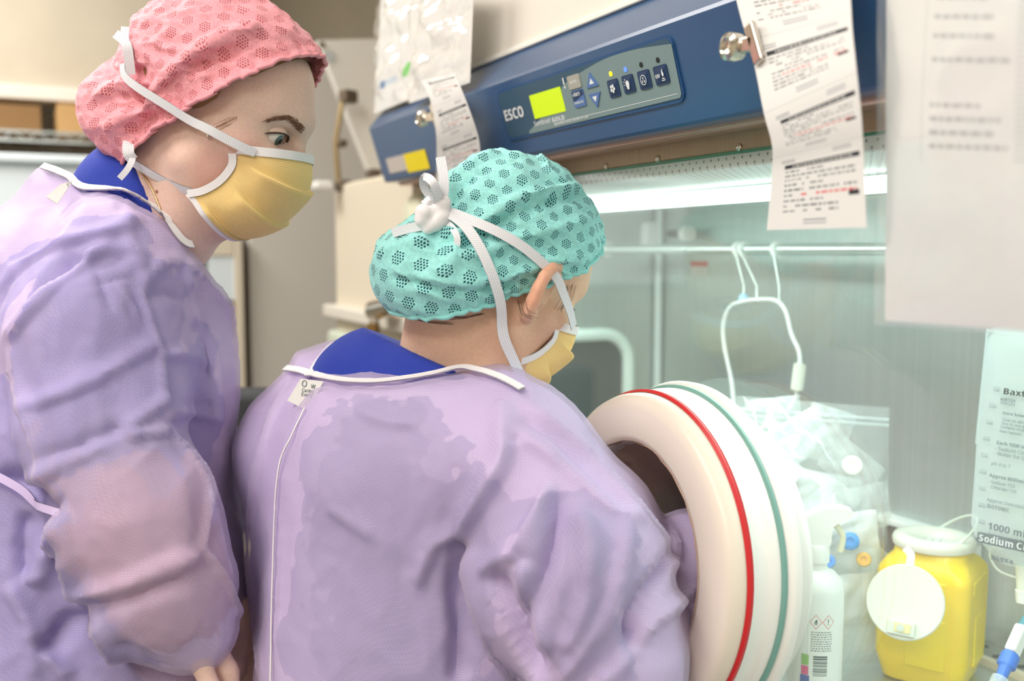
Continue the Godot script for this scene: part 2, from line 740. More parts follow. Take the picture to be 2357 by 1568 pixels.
func materials() -> void:
	M.white = mat(rgb(236, 234, 228), 0.45)
	M.casing = mat(rgb(226, 221, 212), 0.4)
	M.plastic_white = mat(rgb(240, 240, 238), 0.4)
	M.blue = mat(rgb(40, 80, 126), 0.34)
	M.blue.clearcoat_enabled = true
	M.blue.clearcoat = 0.5
	M.blue.clearcoat_roughness = 0.3
	M.panel_dark = mat(rgb(52, 84, 108), 0.45)
	M.panel_grey = mat(rgb(122, 142, 146), 0.45)
	M.button = mat(rgb(24, 52, 92), 0.35)
	M.button_blue = mat(rgb(84, 116, 176), 0.4)
	M.button_grey = mat(rgb(172, 168, 160), 0.45)
	M.ink_white = mat(rgb(232, 234, 236), 0.5)
	M.ink_black = mat(rgb(36, 38, 44), 0.6)
	M.ink_grey = mat(rgb(96, 108, 116), 0.6)
	M.steel = brushed(rgb(206, 214, 212), 0.4, 3)
	M.steel_dark = brushed(rgb(168, 150, 128), 0.42, 4)
	M.chrome = mat(rgb(215, 208, 198), 0.18, 1.0)
	M.chrome_soft = mat(rgb(225, 230, 228), 0.3, 0.85)
	M.black = mat(rgb(26, 26, 28), 0.6)
	M.dark_grey = mat(rgb(58, 60, 64), 0.7)
	M.paper = mat(rgb(226, 224, 222), 0.8)
	M.yellow = mat(rgb(250, 214, 0), 0.32)
	M.yellow.subsurf_scatter_enabled = true
	M.yellow.subsurf_scatter_strength = 0.15
	M.sticker_yellow = mat(rgb(236, 214, 10), 0.5)
	M.sticker_grey = mat(rgb(196, 188, 182), 0.5)
	M.lid = mat(rgb(226, 226, 214), 0.35)
	M.lid.subsurf_scatter_enabled = true
	M.lid.subsurf_scatter_strength = 0.4
	M.red = mat(rgb(206, 32, 40), 0.4)
	M.green_seal = mat(rgb(120, 168, 160), 0.4)
	M.ring = mat(rgb(238, 225, 212), 0.38)
	M.ring_white = mat(rgb(244, 243, 241), 0.4)
	M.gauntlet = mat(rgb(206, 178, 160), 0.6)
	var gl := mat(Color(0.93, 1.0, 0.97, 0.05), 0.02)
	gl.transparency = BaseMaterial3D.TRANSPARENCY_ALPHA
	M.glass = gl
	M.glass_edge = mat(rgb(60, 140, 110), 0.2)
	var film := mat(Color(0.95, 0.97, 0.98, 0.14), 0.12)
	film.transparency = BaseMaterial3D.TRANSPARENCY_ALPHA
	M.film = film
	var film2 := mat(Color(0.93, 0.97, 0.98, 0.42), 0.35)
	film2.transparency = BaseMaterial3D.TRANSPARENCY_ALPHA
	M.film_cloudy = film2
	M.wall = mat(rgb(214, 205, 187), 0.8)
	M.wall.albedo_texture = noise_tex(0.02, 0.96, 1.0, 3)
	M.wall.uv1_triplanar = true
	M.wall.uv1_world_triplanar = true
	M.ceiling = mat(rgb(228, 224, 214), 0.85)
	M.floor = mat(rgb(118, 122, 124), 0.5)
	M.grey_door = mat(rgb(212, 208, 202), 0.5)
	M.cream = mat(rgb(222, 212, 194), 0.5)
	M.brown = mat(rgb(140, 106, 66), 0.8)
	M.brown_light = mat(rgb(196, 156, 104), 0.8)
	M.pale_blue = mat(rgb(226, 238, 246), 0.5)
	M.skin = mat(Color.WHITE, 0.5, 0.0, 0.4)
	M.skin.vertex_color_use_as_albedo = true
	M.skin.subsurf_scatter_enabled = true
	M.skin.subsurf_scatter_strength = 0.12
	M.skin.albedo_texture = noise_tex(0.06, 0.93, 1.0, 8)
	M.skin.uv1_triplanar = true
	M.skin.uv1_scale = Vector3(14, 14, 14)
	M.scrub = mat(rgb(34, 58, 168), 0.85)
	M.scrub.rim_enabled = true
	M.scrub.rim = 0.3
	M.scrub.albedo_texture = weave_texture(Color.WHITE, 0.15)
	M.scrub.uv1_triplanar = true
	M.scrub.uv1_scale = Vector3(50, 50, 50)
	M.under = mat(rgb(84, 90, 118), 0.9)
	var go := mat(Color(rgb(230, 213, 247), 0.54), 0.62, 0.0, 0.45)   # thin bonded cloth: what lies close under it shows
	go.transparency = BaseMaterial3D.TRANSPARENCY_ALPHA
	go.albedo_texture = weave_texture(Color.WHITE, 0.24)
	go.uv1_triplanar = true
	go.uv1_scale = Vector3(76, 76, 76)
	go.rim_enabled = true
	go.rim = 0.35
	M.lining = mat(rgb(220, 201, 246), 0.8)
	M.flesh = mat(rgb(226, 154, 168), 0.6)
	M.shirt = mat(Color(rgb(66, 92, 236), 0.46), 0.85)   # thin cotton, several plies deep
	M.shirt_grey = mat(Color(rgb(84, 88, 200), 0.36), 0.85)
	M.shirt_grey.transparency = BaseMaterial3D.TRANSPARENCY_ALPHA
	M.shirt.transparency = BaseMaterial3D.TRANSPARENCY_ALPHA
	M.flesh.transparency = BaseMaterial3D.TRANSPARENCY_ALPHA
	M.flesh.albedo_color.a = 0.44
	M.gown = go
	M.binding = mat(rgb(240, 236, 240), 0.7)
	M.tie = mat(rgb(238, 238, 244), 0.7)
	var ti := Image.create(64, 64, false, Image.FORMAT_RGB8)
	ti.fill(Color.WHITE)
	for j in 4:
		for i in 4: dot(ti, 8 + i * 16, 8 + j * 16 + (8 if i % 2 else 0), 2.6, Color(0.62, 0.64, 0.74, 0.8))
	M.tie.albedo_texture = tex(ti)
	M.tie.uv1_scale = Vector3(1.2, 110, 1)
	var mi := Image.create(8, 64, false, Image.FORMAT_RGB8)   # fine ribs of the pressed cloth, as relief
	for y in 64:
		for x in 8: mi.set_pixel(x, y, Color.BLACK if y % 16 < 5 else Color.WHITE)
	M.mask = mat(rgb(255, 218, 146), 0.75)
	M.mask.heightmap_enabled = true
	M.mask.heightmap_texture = tex(mi)
	M.mask.heightmap_scale = 0.03
	M.mask.uv1_scale = Vector3(1, 17, 1)
	M.cap_pink = mat(Color.WHITE, 0.75, 0.0, 0.35)
	M.cap_pink.albedo_texture = cap_texture(rgb(242, 164, 176), rgb(184, 92, 100))
	M.cap_teal = mat(Color.WHITE, 0.75, 0.0, 0.35)
	M.cap_teal.albedo_texture = cap_texture(rgb(158, 226, 224), rgb(22, 72, 86))
	for k in ["cap_pink", "cap_teal"]:
		M[k].rim_enabled = true
		M[k].rim = 0.3
		M[k].vertex_color_use_as_albedo = true
	M.hair_dark = mat(rgb(44, 36, 36), 0.5)
	M.hair_blond = mat(rgb(164, 124, 84), 0.6)
	M.glove = mat(rgb(226, 214, 200), 0.55)

# ==================================================================== lamps
func ceiling_panel(at: Vector3, size: Vector2, energy: float, label: String) -> void:
	var t := thing("ceiling_light", label, "light", at, "ceiling light panels")
	var fr := mat(rgb(235, 235, 232), 0.5)
	var g := Geo.new()
	g.box(Transform3D(Basis(), at + Vector3(0, 0.012, 0)), Vector3(size.x + 0.06, 0.024, size.y + 0.06), 0.004)
	put(g, "frame", fr, t)
	var em := mat(rgb(255, 252, 244), 0.6)
	em.emission_enabled = true
	em.emission = Color(1.0, 0.97, 0.92)
	em.emission_energy_multiplier = 2.0
	g = Geo.new()
	g.box(Transform3D(Basis(), at + Vector3(0, -0.004, 0)), Vector3(size.x, 0.01, size.y), 0.003)
	put(g, "diffuser", em, t)
	var l := AreaLight3D.new()
	l.name = "panel_glow"
	l.area_size = size
	l.light_energy = energy
	l.light_color = Color(1.0, 0.98, 0.95)
	l.shadow_enabled = true
	l.area_range = 9.0
	l.position = Vector3(0, -0.012, 0)
	l.rotation = Vector3(-PI / 2, 0, 0)
	t.add_child(l)

# ==================================================================== the room
func room() -> void:
	struct(bx(Vector3(-3.7, -0.1, -1.75), Vector3(2.2, 0, 2.6), 0.001), "floor", M.floor)
	struct(bx(Vector3(-3.7, 2.7, -1.75), Vector3(2.2, 2.8, 2.6), 0.001), "ceiling", M.ceiling)
	struct(bx(Vector3(-3.7, 0, -1.75), Vector3(-3.55, 2.7, 2.6), 0.001), "wall_back", M.wall)
	struct(bx(Vector3(2.1, 0, -1.75), Vector3(2.25, 2.7, 2.6), 0.001), "wall_front", M.wall)
	struct(bx(Vector3(-3.7, 0, -1.9), Vector3(2.2, 2.7, -1.75), 0.001), "wall_right", M.wall)
	struct(bx(Vector3(-3.7, 0, 2.6), Vector3(2.2, 2.7, 2.75), 0.001), "wall_left", M.wall)

# ==================================================================== the isolator cabinet
var cab: Node3D
const XL := -1.70      # left end of the cabinet
const XR := 0.35       # right end, behind the frame
const ZG := -0.63      # front glass
const ZB := -1.13      # back wall inside
const YW := 0.855      # work surface

func fascia_o() -> Vector3: return Vector3(-0.97, 1.549, -0.564)
func fascia_n() -> Vector3: return Vector3(0, -0.3, 1).normalized()

func fp(px: float, py: float) -> Vector2:   # photo pixel to fascia coordinates
	var p := on_plane(px, py, fascia_o(), fascia_n())
	var up := Vector3(0, 1, 0.3).normalized()
	return Vector2(p.x - fascia_o().x, (p - fascia_o()).dot(up))

func fx(q: Vector2, lift: float) -> Transform3D:   # a frame on the fascia
	var up := Vector3(0, 1, 0.3).normalized()
	return Transform3D(Basis(Vector3.RIGHT, up, fascia_n()), fascia_o() + Vector3.RIGHT * q.x + up * q.y + fascia_n() * lift)

func cabinet() -> void:
	cab = thing("safety_cabinet", "large white isolator cabinet with blue control fascia and glass front", "cabinet", Vector3(-0.7, 0, -0.9))
	# upper casing
	put(bx(Vector3(XL, 1.5, -1.2), Vector3(XR, 2.35, -0.59), 0.012), "upper_casing", M.casing, cab)
	# blue fascia: a profile swept along x with its ends closed
	var prof := PackedVector2Array([Vector2(-0.64, 1.500), Vector2(-0.581, 1.500), Vector2(-0.5785, 1.503), Vector2(-0.5515, 1.592), Vector2(-0.5525, 1.596), Vector2(-0.588, 1.638), Vector2(-0.64, 1.640)])
	# inset opening for the control panel
	var tl := fp(1146, 216)
	var br := fp(1575, 226)
	var g := Geo.new()
	# build the profile in pieces so that the control panel sits in a recess
	var x0 := fascia_o().x + tl.x
	var x1 := fascia_o().x + br.x
	var sweep := func(a: float, b: float) -> void:
		for i in prof.size() - 1:
			var p := prof[i]
			var q := prof[i + 1]
			g.quad(Vector3(a, p.y, p.x), Vector3(b, p.y, p.x), Vector3(b, q.y, q.x), Vector3(a, q.y, q.x))
	sweep.call(XL - 0.012, XR)
	for e in [XL - 0.012, XR]:
		var pl := PackedVector2Array()
		for p in prof: pl.append(Vector2(-p.x, p.y))
		var ids := Geometry2D.triangulate_polygon(pl)
		var s := -1.0 if e < 0 else 1.0
		var base := g.v.size()
		for p in prof: g.vert(Vector3(e, p.y, p.x), Vector3(s, 0, 0))
		for k in ids.size() / 3:
			g.tri(base + ids[k * 3], base + ids[k * 3 + (1 if s > 0 else 2)], base + ids[k * 3 + (2 if s > 0 else 1)])
	put(g, "blue_fascia", M.blue, cab)
	# thin white bead between casing and fascia
	put(bx(Vector3(XL, 1.638, -0.594), Vector3(XR, 1.646, -0.584), 0.002), "bead", M.white, cab)
	# control panel
	var w := br.x - tl.x
	var hgt := tl.y - br.y
	var mid := (tl + br) * 0.5
	var fr := Geo.new()
	var outer := rounded(w + 0.006, hgt + 0.006, 0.011)
	fr.prism(outer, fx(mid, 0.0012), 0.003)
	var rim := put(fr, "control_panel", mat(rgb(34, 78, 128), 0.4), cab)
	var pg := Geo.new()
	pg.prism(rounded(w, hgt, 0.009), fx(mid, 0.0016), 0.0006)
	put(pg, "panel_face", M.panel_dark, rim)
	# lighter sweep of the printed overlay
	var pts := PackedVector2Array()
	var arc := [Vector2(1222, 300), Vector2(1250, 268), Vector2(1300, 196), Vector2(1340, 166), Vector2(1400, 133), Vector2(1470, 112), Vector2(1549, 100)]
	for q in curve2(PackedVector2Array(arc), 5): pts.append(fp(q.x, q.y) - mid)
	for q in [Vector2(1572, 214), Vector2(1570, 224)]: pts.append(fp(q.x, q.y) - mid)
	pts.append(Vector2(fp(1222, 308).x - mid.x, fp(1570, 227).y - mid.y))
	if Geometry2D.is_polygon_clockwise(pts): pts.reverse()
	pg = Geo.new()
	pg.prism(pts, fx(mid, 0.0021), 0.0004)
	put(pg, "overlay", M.panel_grey, rim)
	# display
	var d0 := fp(1222.5, 222.5)
	var d1 := fp(1306, 252)
	var disp := mat(rgb(190, 214, 0), 0.4)
	disp.emission_enabled = true
	disp.emission = rgb(205, 235, 0)
	disp.emission_energy_multiplier = 0.3
	pg = Geo.new()
	pg.prism(rounded(d1.x - d0.x, 0.0285, 0.001), fx(Vector2((d0.x + d1.x) * 0.5, (fp(1230, 246).y) ), 0.0026), 0.0004)
	var ds := put(pg, "display_screen", disp, rim)
	ds.set_meta("label", "glowing lime green display")
	# push buttons
	var icons := ["fan", "bulb", "socket", "flame"]
	var bc := [[1418, 202], [1452, 192], [1489, 182], [1527.5, 171]]
	for i in 4:
		var q := fp(bc[i][0], bc[i][1])
		var wd := 0.0205 if i < 3 else 0.0225
		pg = Geo.new()
		var up := rounded(wd, 0.0185, 0.0025)
		var lo_ := up
		pg.prism(up, fx(q, 0.0032), 0.0012)
		var b := put(pg, "button", M.button, rim)
		# raised four-sided face of the key
		pg = Geo.new()
		var c: Transform3D = fx(q, 0.0032)
		var hw := wd * 0.42
		var hh := 0.0078
		var tp := c * Vector3(0, 0, 0.0012)
		var cs := [c * Vector3(-hw, -hh, 0), c * Vector3(hw, -hh, 0), c * Vector3(hw, hh, 0), c * Vector3(-hw, hh, 0)]
		for k in 4: pg.quad(cs[k], cs[(k + 1) % 4], tp, tp)
		put(pg, "key_face", M.button, b)
		icon(icons[i], fx(q, 0.0046), b)
		# indicator
		var lq: Vector2 = fp([1410, 1444, 1480, 1518.5][i], [169, 159, 148, 137][i])
		pg = Geo.new()
		pg.lathe(fx(lq, 0.0022) * Transform3D(Basis(Vector3.RIGHT, PI / 2), Vector3.ZERO), PackedVector2Array([Vector2(0.0026, 0), Vector2(0.0026, 0.0006), Vector2(0.0018, 0.0006), Vector2(0, 0.0005)]), 16)
		var lm: StandardMaterial3D = M.black
		if i < 2:
			lm = mat([rgb(250, 220, 30), rgb(90, 130, 255)][i], 0.3)
			lm.emission_enabled = true
			lm.emission = [rgb(255, 220, 30), rgb(70, 110, 255)][i]
			lm.emission_energy_multiplier = 1.2
		put(pg, "indicator_light", lm, rim)
	# menu and set keys, arrow keys
	var q1 := fp(1326, 187)
	pg = Geo.new(); pg.prism(rounded(0.0265, 0.0150, 0.002), fx(q1, 0.0032), 0.0012)
	var mk := put(pg, "button", M.button_grey, rim)
	letters("MENU", fx(q1, 0.0034), 0.0032, M.ink_white, mk, "lettering", false, 0.014, true)
	q1 = fp(1337, 225)
	pg = Geo.new(); pg.prism(rounded(0.0250, 0.0190, 0.002), fx(q1, 0.0032), 0.0012)
	mk = put(pg, "button", M.button_blue, rim)
	pg = Geo.new(); pg.prism(PackedVector2Array([Vector2(-0.0118, -0.003), Vector2(0.0118, 0.003), Vector2(0.0118, 0.0085), Vector2(-0.0118, 0.0085)]), fx(q1, 0.0034), 0.0002)
	put(pg, "dark_field", M.button, mk)
	letters("√SET", fx(q1 + Vector2(-0.002, 0.0048), 0.0036), 0.0036, M.ink_white, mk, "lettering", true, 0.016, true)
	letters("DIAGNOSTICS", fx(q1 + Vector2(0, -0.0045), 0.0036), 0.0026, M.ink_white, mk, "lettering", false, 0.020, true)
	for s in 2:
		q1 = fp([1366, 1376][s], [184, 228][s])
		var sg := 1.0 if s == 0 else -1.0
		var tri_ := PackedVector2Array([Vector2(-0.0125, -0.007 * sg), Vector2(0.0125, -0.007 * sg), Vector2(0, 0.0085 * sg)])
		if Geometry2D.is_polygon_clockwise(tri_): tri_.reverse()
		pg = Geo.new(); pg.prism(tri_, fx(q1, 0.0032), 0.0012)
		var ab := put(pg, "arrow_button", M.button_blue, rim)
		var sm := PackedVector2Array()
		for p in tri_: sm.append(p * 0.38 + Vector2(0, -0.001 * sg))
		pg = Geo.new(); pg.prism(sm, fx(q1, 0.0035), 0.0003)
		put(pg, "arrow", M.ink_white, ab)
	# lettering
	letters("ESCO", fx((fp(1165, 264) + fp(1208, 258)) * 0.5 + Vector2(0, 0.0), 0.0024), 0.0135, M.ink_white, rim, "maker_name", true, fp(1209, 260).x - fp(1165, 264).x, true)
	var s0 := fp(1233, 287)
	letters("Sentinel", fx(fp(1233, 285), 0.0024), 0.0056, M.ink_white, rim, "lettering", false, fp(1270, 282).x - s0.x)
	letters("GOLD", fx(fp(1274, 276), 0.0024), 0.0052, M.ink_white, rim, "lettering", true, fp(1303, 275).x - fp(1274, 279).x)
	letters("MICROPROCESSOR CONTROL SYSTEM", fx(fp(1280, 285.5), 0.0024), 0.0028, M.ink_white, rim, "lettering", false, fp(1358, 275).x - fp(1280, 288).x)
	letters("!", fx(fp(1302, 191), 0.0024), 0.012, M.ink_white, rim, "lettering", true, 0.0, true)
	# printed hairline under the keys
	var h0 := fp(1280, 281)
	var h1 := fp(1563, 217)
	pg = Geo.new(); pg.prism(rounded(h1.x - h0.x, 0.0005, 0.0002, 2), fx(Vector2((h0.x + h1.x) * 0.5, (h0.y + h1.y) * 0.5), 0.0023), 0.0002)
	put(pg, "hairline", M.ink_white, rim)
	# sticker at the far end of the fascia
	var k0 := fp(893, 382)
	var k1 := fp(934, 374)
	var k2 := fp(985, 368)
	pg = Geo.new(); pg.prism(rounded(k1.x - k0.x, 0.026, 0.001), fx((k0 + k1) * 0.5, 0.0006), 0.0004)
	put(pg, "sticker", M.sticker_grey, cab)
	pg = Geo.new(); pg.prism(rounded(k2.x - k1.x, 0.031, 0.001), fx((k2 + k1) * 0.5, 0.0007), 0.0004)
	put(pg, "warning_sticker", M.sticker_yellow, cab)
	# stainless rail below the fascia and the glass
	put(bx(Vector3(XL, 1.476, -0.665), Vector3(XR, 1.5, -0.626), 0.002), "steel_rail", M.steel_dark, cab)
	put(bx(Vector3(XL, 1.494, -0.640), Vector3(XR, 1.505, -0.600), 0.003), "rail_lip", mat(rgb(206, 172, 156), 0.3, 0.8), cab)
	for px in [1394, 1513, 1700]:
		var sp := on_z(px, 400 - (px - 1394) * 0.125, -0.6255)
		var sc := Geo.new()
		sc.lathe(Transform3D(Basis(Vector3.RIGHT, PI / 2), Vector3(sp.x, 1.4795, -0.6265)), PackedVector2Array([Vector2(0.004, 0), Vector2(0.004, 0.0015), Vector2(0.003, 0.0022), Vector2(0, 0.0024)]), 12)
		put(sc, "screw", M.chrome, cab)
	# the glass: one sheet with thickness, a bright green edge on top
	put(bx(Vector3(XL + 0.02, YW + 0.01, ZG - 0.003), Vector3(XR - 0.02, 1.474, ZG + 0.003), 0.001), "front_glass", M.glass, cab)
	put(bx(Vector3(XL + 0.02, 1.474, ZG - 0.003), Vector3(XR - 0.02, 1.4765, ZG + 0.003), 0.0005), "glass_edge", M.glass_edge, cab)
	# inner walls, work surface, diffuser ceiling
	put(bx(Vector3(XL, 0.75, ZB - 0.06), Vector3(XR, 1.5, ZB), 0.002), "back_wall", M.steel, cab)
	put(bx(Vector3(XL, 0.75, ZB), Vector3(XL + 0.045, 1.5, ZG), 0.002), "side_wall", M.steel, cab)
	put(bx(Vector3(XR - 0.045, 0.75, ZB), Vector3(XR, 1.5, ZG), 0.002), "side_wall", M.steel, cab)
	put(bx(Vector3(XL, 0.78, ZB + 0.055), Vector3(XR, YW, ZG), 0.003), "work_surface", M.steel, cab)
	# rear grille: a raised strip with slots, and its pale lip
	put(bx(Vector3(XL, 0.78, ZB), Vector3(XR, YW + 0.006, ZB + 0.052), 0.002), "rear_grille", mat(rgb(150, 154, 148), 0.4, 0.6), cab)
	put(bx(Vector3(XL, YW - 0.002, ZB + 0.050), Vector3(XR, YW + 0.011, ZB + 0.060), 0.003), "grille_lip", M.cream, cab)
	for i in 26:
		var sx := -1.5 + i * 0.035
		var sg := Geo.new()
		var t := Transform3D(Basis(Vector3.RIGHT, -PI / 2), Vector3(sx, YW + 0.0066, ZB + 0.026))
		sg.prism(rounded(0.009, 0.026, 0.004), t * Transform3D(Basis(Vector3(0, 0, 1), -0.35), Vector3.ZERO), 0.0006)
		put(sg, "slot", M.black, cab)
	# front sill and body below
	put(bx(Vector3(XL, 0.70, ZG - 0.02), Vector3(XR, YW + 0.014, ZG + 0.03), 0.006), "front_sill", M.casing, cab)
	put(bx(Vector3(XL, 0.62, -1.19), Vector3(XR, 0.78, -0.62), 0.006), "base", M.casing, cab)
	for lx in [XL + 0.06, XR - 0.06]:
		for lz in [-1.12, -0.70]:
			put(bx(Vector3(lx - 0.03, 0, lz - 0.03), Vector3(lx + 0.03, 0.63, lz + 0.03), 0.004), "leg", M.casing, cab)
	var dif := mat(rgb(242, 246, 244), 0.5)
	var im := Image.create(64, 64, false, Image.FORMAT_RGB8)
	im.fill(Color(1, 1, 1))
	dot(im, 16, 16, 7, Color(0.55, 0.58, 0.58)); dot(im, 48, 48, 7, Color(0.55, 0.58, 0.58))
	dif.albedo_texture = tex(im)
	dif.uv1_triplanar = true
	dif.uv1_world_triplanar = true
	dif.uv1_scale = Vector3(80, 80, 80)
	put(bx(Vector3(XL + 0.04, 1.462, ZB), Vector3(XR - 0.04, 1.478, ZG - 0.01), 0.002), "diffuser_ceiling", dif, cab)
	# fluorescent tube under the ceiling
	var em := mat(rgb(245, 255, 252), 0.4)
	em.emission_enabled = true
	em.emission = Color(0.90, 1.0, 0.97)
	em.emission_energy_multiplier = 3.0
	var tb := Geo.new()
	tb.tube(PackedVector3Array([Vector3(XL + 0.07, 1.448, -0.80), Vector3(XR - 0.07, 1.448, -0.80)]), 0.0095, 14)
	var tn := put(tb, "lamp_tube", em, cab)
	tn.set_meta("label", "bright fluorescent tube")
	var l := AreaLight3D.new()
	l.name = "lamp_tube_glow"
	l.area_size = Vector2(XR - XL - 0.14, 0.05)
	l.light_energy = 0.50
	l.light_color = Color(0.90, 1.0, 0.965)
	l.shadow_enabled = true
	l.area_range = 6.0
	l.position = Vector3((XL + XR) * 0.5, 1.436, -0.80) - cab.position
	l.rotation = Vector3(-PI / 2, 0, 0)
	cab.add_child(l)
	# hanging rail with end bosses
	var rl := Geo.new()
	rl.tube(PackedVector3Array([Vector3(XL + 0.045, 1.381, -1.0), Vector3(XR - 0.045, 1.381, -1.0)]), 0.0085, 16)
	var rn := put(rl, "hanging_rail", M.chrome_soft, cab)
	rl = Geo.new()
	rl.tube(PackedVector3Array([Vector3(XL + 0.045, 1.381, -1.0), Vector3(XL + 0.058, 1.381, -1.0)]), 0.016, 16)
	put(rl, "rail_boss", M.chrome_soft, rn)
	# corner bead between side and back wall
	rl = Geo.new()
	rl.tube(PackedVector3Array([Vector3(XL + 0.056, YW, ZB + 0.01), Vector3(XL + 0.056, 1.46, ZB + 0.01)]), 0.0075, 10)
	put(rl, "corner_bead", mat(rgb(216, 226, 226), 0.3), cab)
	# hatch window in the far side wall: dark pane and thick pale gasket with round corners
	var sxw := XL + 0.046
	var gas := Geo.new()
	var pth := PackedVector3Array()
	var hy0 := 0.97
	var hy1 := on_x(1360, 770, sxw).y
	var hz1 := on_x(1440, 880, sxw).z
	var hz0 := -0.70
	var cz := (hz0 + hz1) * 0.5
	var cy := (hy0 + hy1) * 0.5
	for q in rounded(absf(hz1 - hz0), hy1 - hy0, 0.055, 8): pth.append(Vector3(sxw + 0.008, cy + q.y, cz + q.x))
	pth.append(pth[0]); pth.append(pth[1])
	gas.tube(pth, 0.0125, 12, false)
	var hatch := put(gas, "hatch_gasket", mat(rgb(226, 240, 234), 0.5), cab)
	var pane := Geo.new()
	pane.prism(rounded(absf(hz1 - hz0), hy1 - hy0, 0.055, 8), Transform3D(Basis(Vector3(0, 0, 1), Vector3.UP, Vector3(-1, 0, 0)), Vector3(sxw + 0.002, cy, cz)), 0.003)
	put(pane, "hatch_pane", mat(rgb(58, 70, 74), 0.15), hatch)
	# small fittings on the back wall
	var sk := on_z(1497, 541, ZB)
	put(bx(sk + Vector3(-0.052, -0.027, 0.0), sk + Vector3(0.05, 0.027, 0.045), 0.008), "socket_box", M.plastic_white, cab)
	var kn := on_z(1596, 538, ZB)
	rl = Geo.new()
	rl.tube(PackedVector3Array([kn + Vector3(-0.035, 0, 0.03), kn + Vector3(0.012, 0, 0.03)]), 0.007, 12)
	var kb := put(rl, "valve_stem", M.black, cab)
	rl = Geo.new()
	rl.tube(PackedVector3Array([kn + Vector3(0.012, 0, 0.03), kn + Vector3(0.03, 0, 0.03)]), 0.014, 14)
	put(rl, "valve_knob", M.plastic_white, kb)
	put(bx(kn + Vector3(-0.006, -0.006, 0), kn + Vector3(0.006, 0.006, 0.03), 0.002), "valve_bracket", M.chrome_soft, kb)
	var lb := on_z(1610, 617, ZB)
	put(bx(lb + Vector3(-0.026, -0.014, 0), lb + Vector3(0.026, 0.012, 0.0008), 0.0003), "wall_label", M.paper, cab)
	put(bx(lb + Vector3(-0.026, 0.003, 0.0008), lb + Vector3(0.026, 0.012, 0.0014), 0.0002), "red_band", M.red, cab)
	var ob0 := on_z(2046, 1178, ZB)
	var ob1 := on_z(2252, 1365, ZB)
	put(bx(Vector3(ob0.x, YW + 0.03, ZB), Vector3(ob1.x, ob0.y - 0.008, ZB + 0.022), 0.003), "outlet_body", mat(rgb(92, 84, 76), 0.6), cab)
	put(bx(Vector3(ob0.x - 0.004, ob0.y - 0.010, ZB), Vector3(ob1.x + 0.004, ob0.y, ZB + 0.030), 0.003), "outlet_rim", M.plastic_white, cab)
	put(bx(Vector3(ob1.x - 0.012, YW + 0.03, ZB), Vector3(ob1.x + 0.004, ob0.y, ZB + 0.030), 0.003), "outlet_rim", M.plastic_white, cab)
	arm_port()

func icon(kind: String, x: Transform3D, parent: Node) -> void:
	var g := Geo.new()
	if kind == "fan":
		for k in 5:
			var a := TAU * k / 5.0
			var pl := PackedVector2Array()
			for q in [Vector2(0.0004, -0.0006), Vector2(0.0030, -0.0024), Vector2(0.0050, -0.0006), Vector2(0.0036, 0.0014)]: pl.append(q.rotated(a))
			g.prism(pl, x, 0.0002)
	elif kind == "bulb":
		var pl := PackedVector2Array()
		for s in 12:
			var a := -0.5 + (PI + 1.0) * s / 11.0
			pl.append(Vector2(cos(a), sin(a)) * 0.0032 + Vector2(0.0006, 0.0006))
		pl.append(Vector2(-0.0008, -0.0052)); pl.append(Vector2(0.0020, -0.0052))
		g.prism(pl, x, 0.0002)
		for k in 3:
			g.prism(rounded(0.0006, 0.0022, 0.0002, 2), x * Transform3D(Basis(Vector3(0, 0, 1), 0.5 + k * 0.55), Vector3.ZERO) * Transform3D(Basis(), Vector3(0, 0.0056, 0)), 0.0002)
	elif kind == "socket":
		for s in 20:
			var a := TAU * s / 20.0
			var b := TAU * (s + 1) / 20.0
			g.prism(PackedVector2Array([Vector2(cos(a), sin(a)) * 0.0044, Vector2(cos(b), sin(b)) * 0.0044, Vector2(cos(b), sin(b)) * 0.0051, Vector2(cos(a), sin(a)) * 0.0051]), x, 0.0002)
		for q in [Vector2(0, 0.0017), Vector2(-0.0017, -0.0014), Vector2(0.0017, -0.0014)]:
			g.prism(rounded(0.0013, 0.0024, 0.0003, 2), x * Transform3D(Basis(), Vector3(q.x, q.y, 0)), 0.0002)
	else:
		var pl := curve2(PackedVector2Array([Vector2(0.0046, -0.0022), Vector2(0.0062, 0.0002), Vector2(0.0052, 0.0024), Vector2(0.0046, 0.0056), Vector2(0.0034, 0.0026), Vector2(0.0030, 0.0002), Vector2(0.0044, -0.0022)]), 3)
		pl.remove_at(pl.size() - 1)
		if Geometry2D.is_polygon_clockwise(pl): pl.reverse()
		g.prism(pl, x, 0.0002)
		g.prism(rounded(0.0046, 0.0009, 0.0003, 2), x * Transform3D(Basis(), Vector3(0.0046, -0.0036, 0)), 0.0002)
		g.prism(rounded(0.0058, 0.0009, 0.0003, 2), x * Transform3D(Basis(), Vector3(0.0046, -0.0054, 0)), 0.0002)
		letters("UV", x * Transform3D(Basis(), Vector3(-0.0042, -0.0005, 0)), 0.0036, M.ink_white, parent, "lettering", true, 0.0075, true)
	put(g, "icon", M.ink_white, parent)

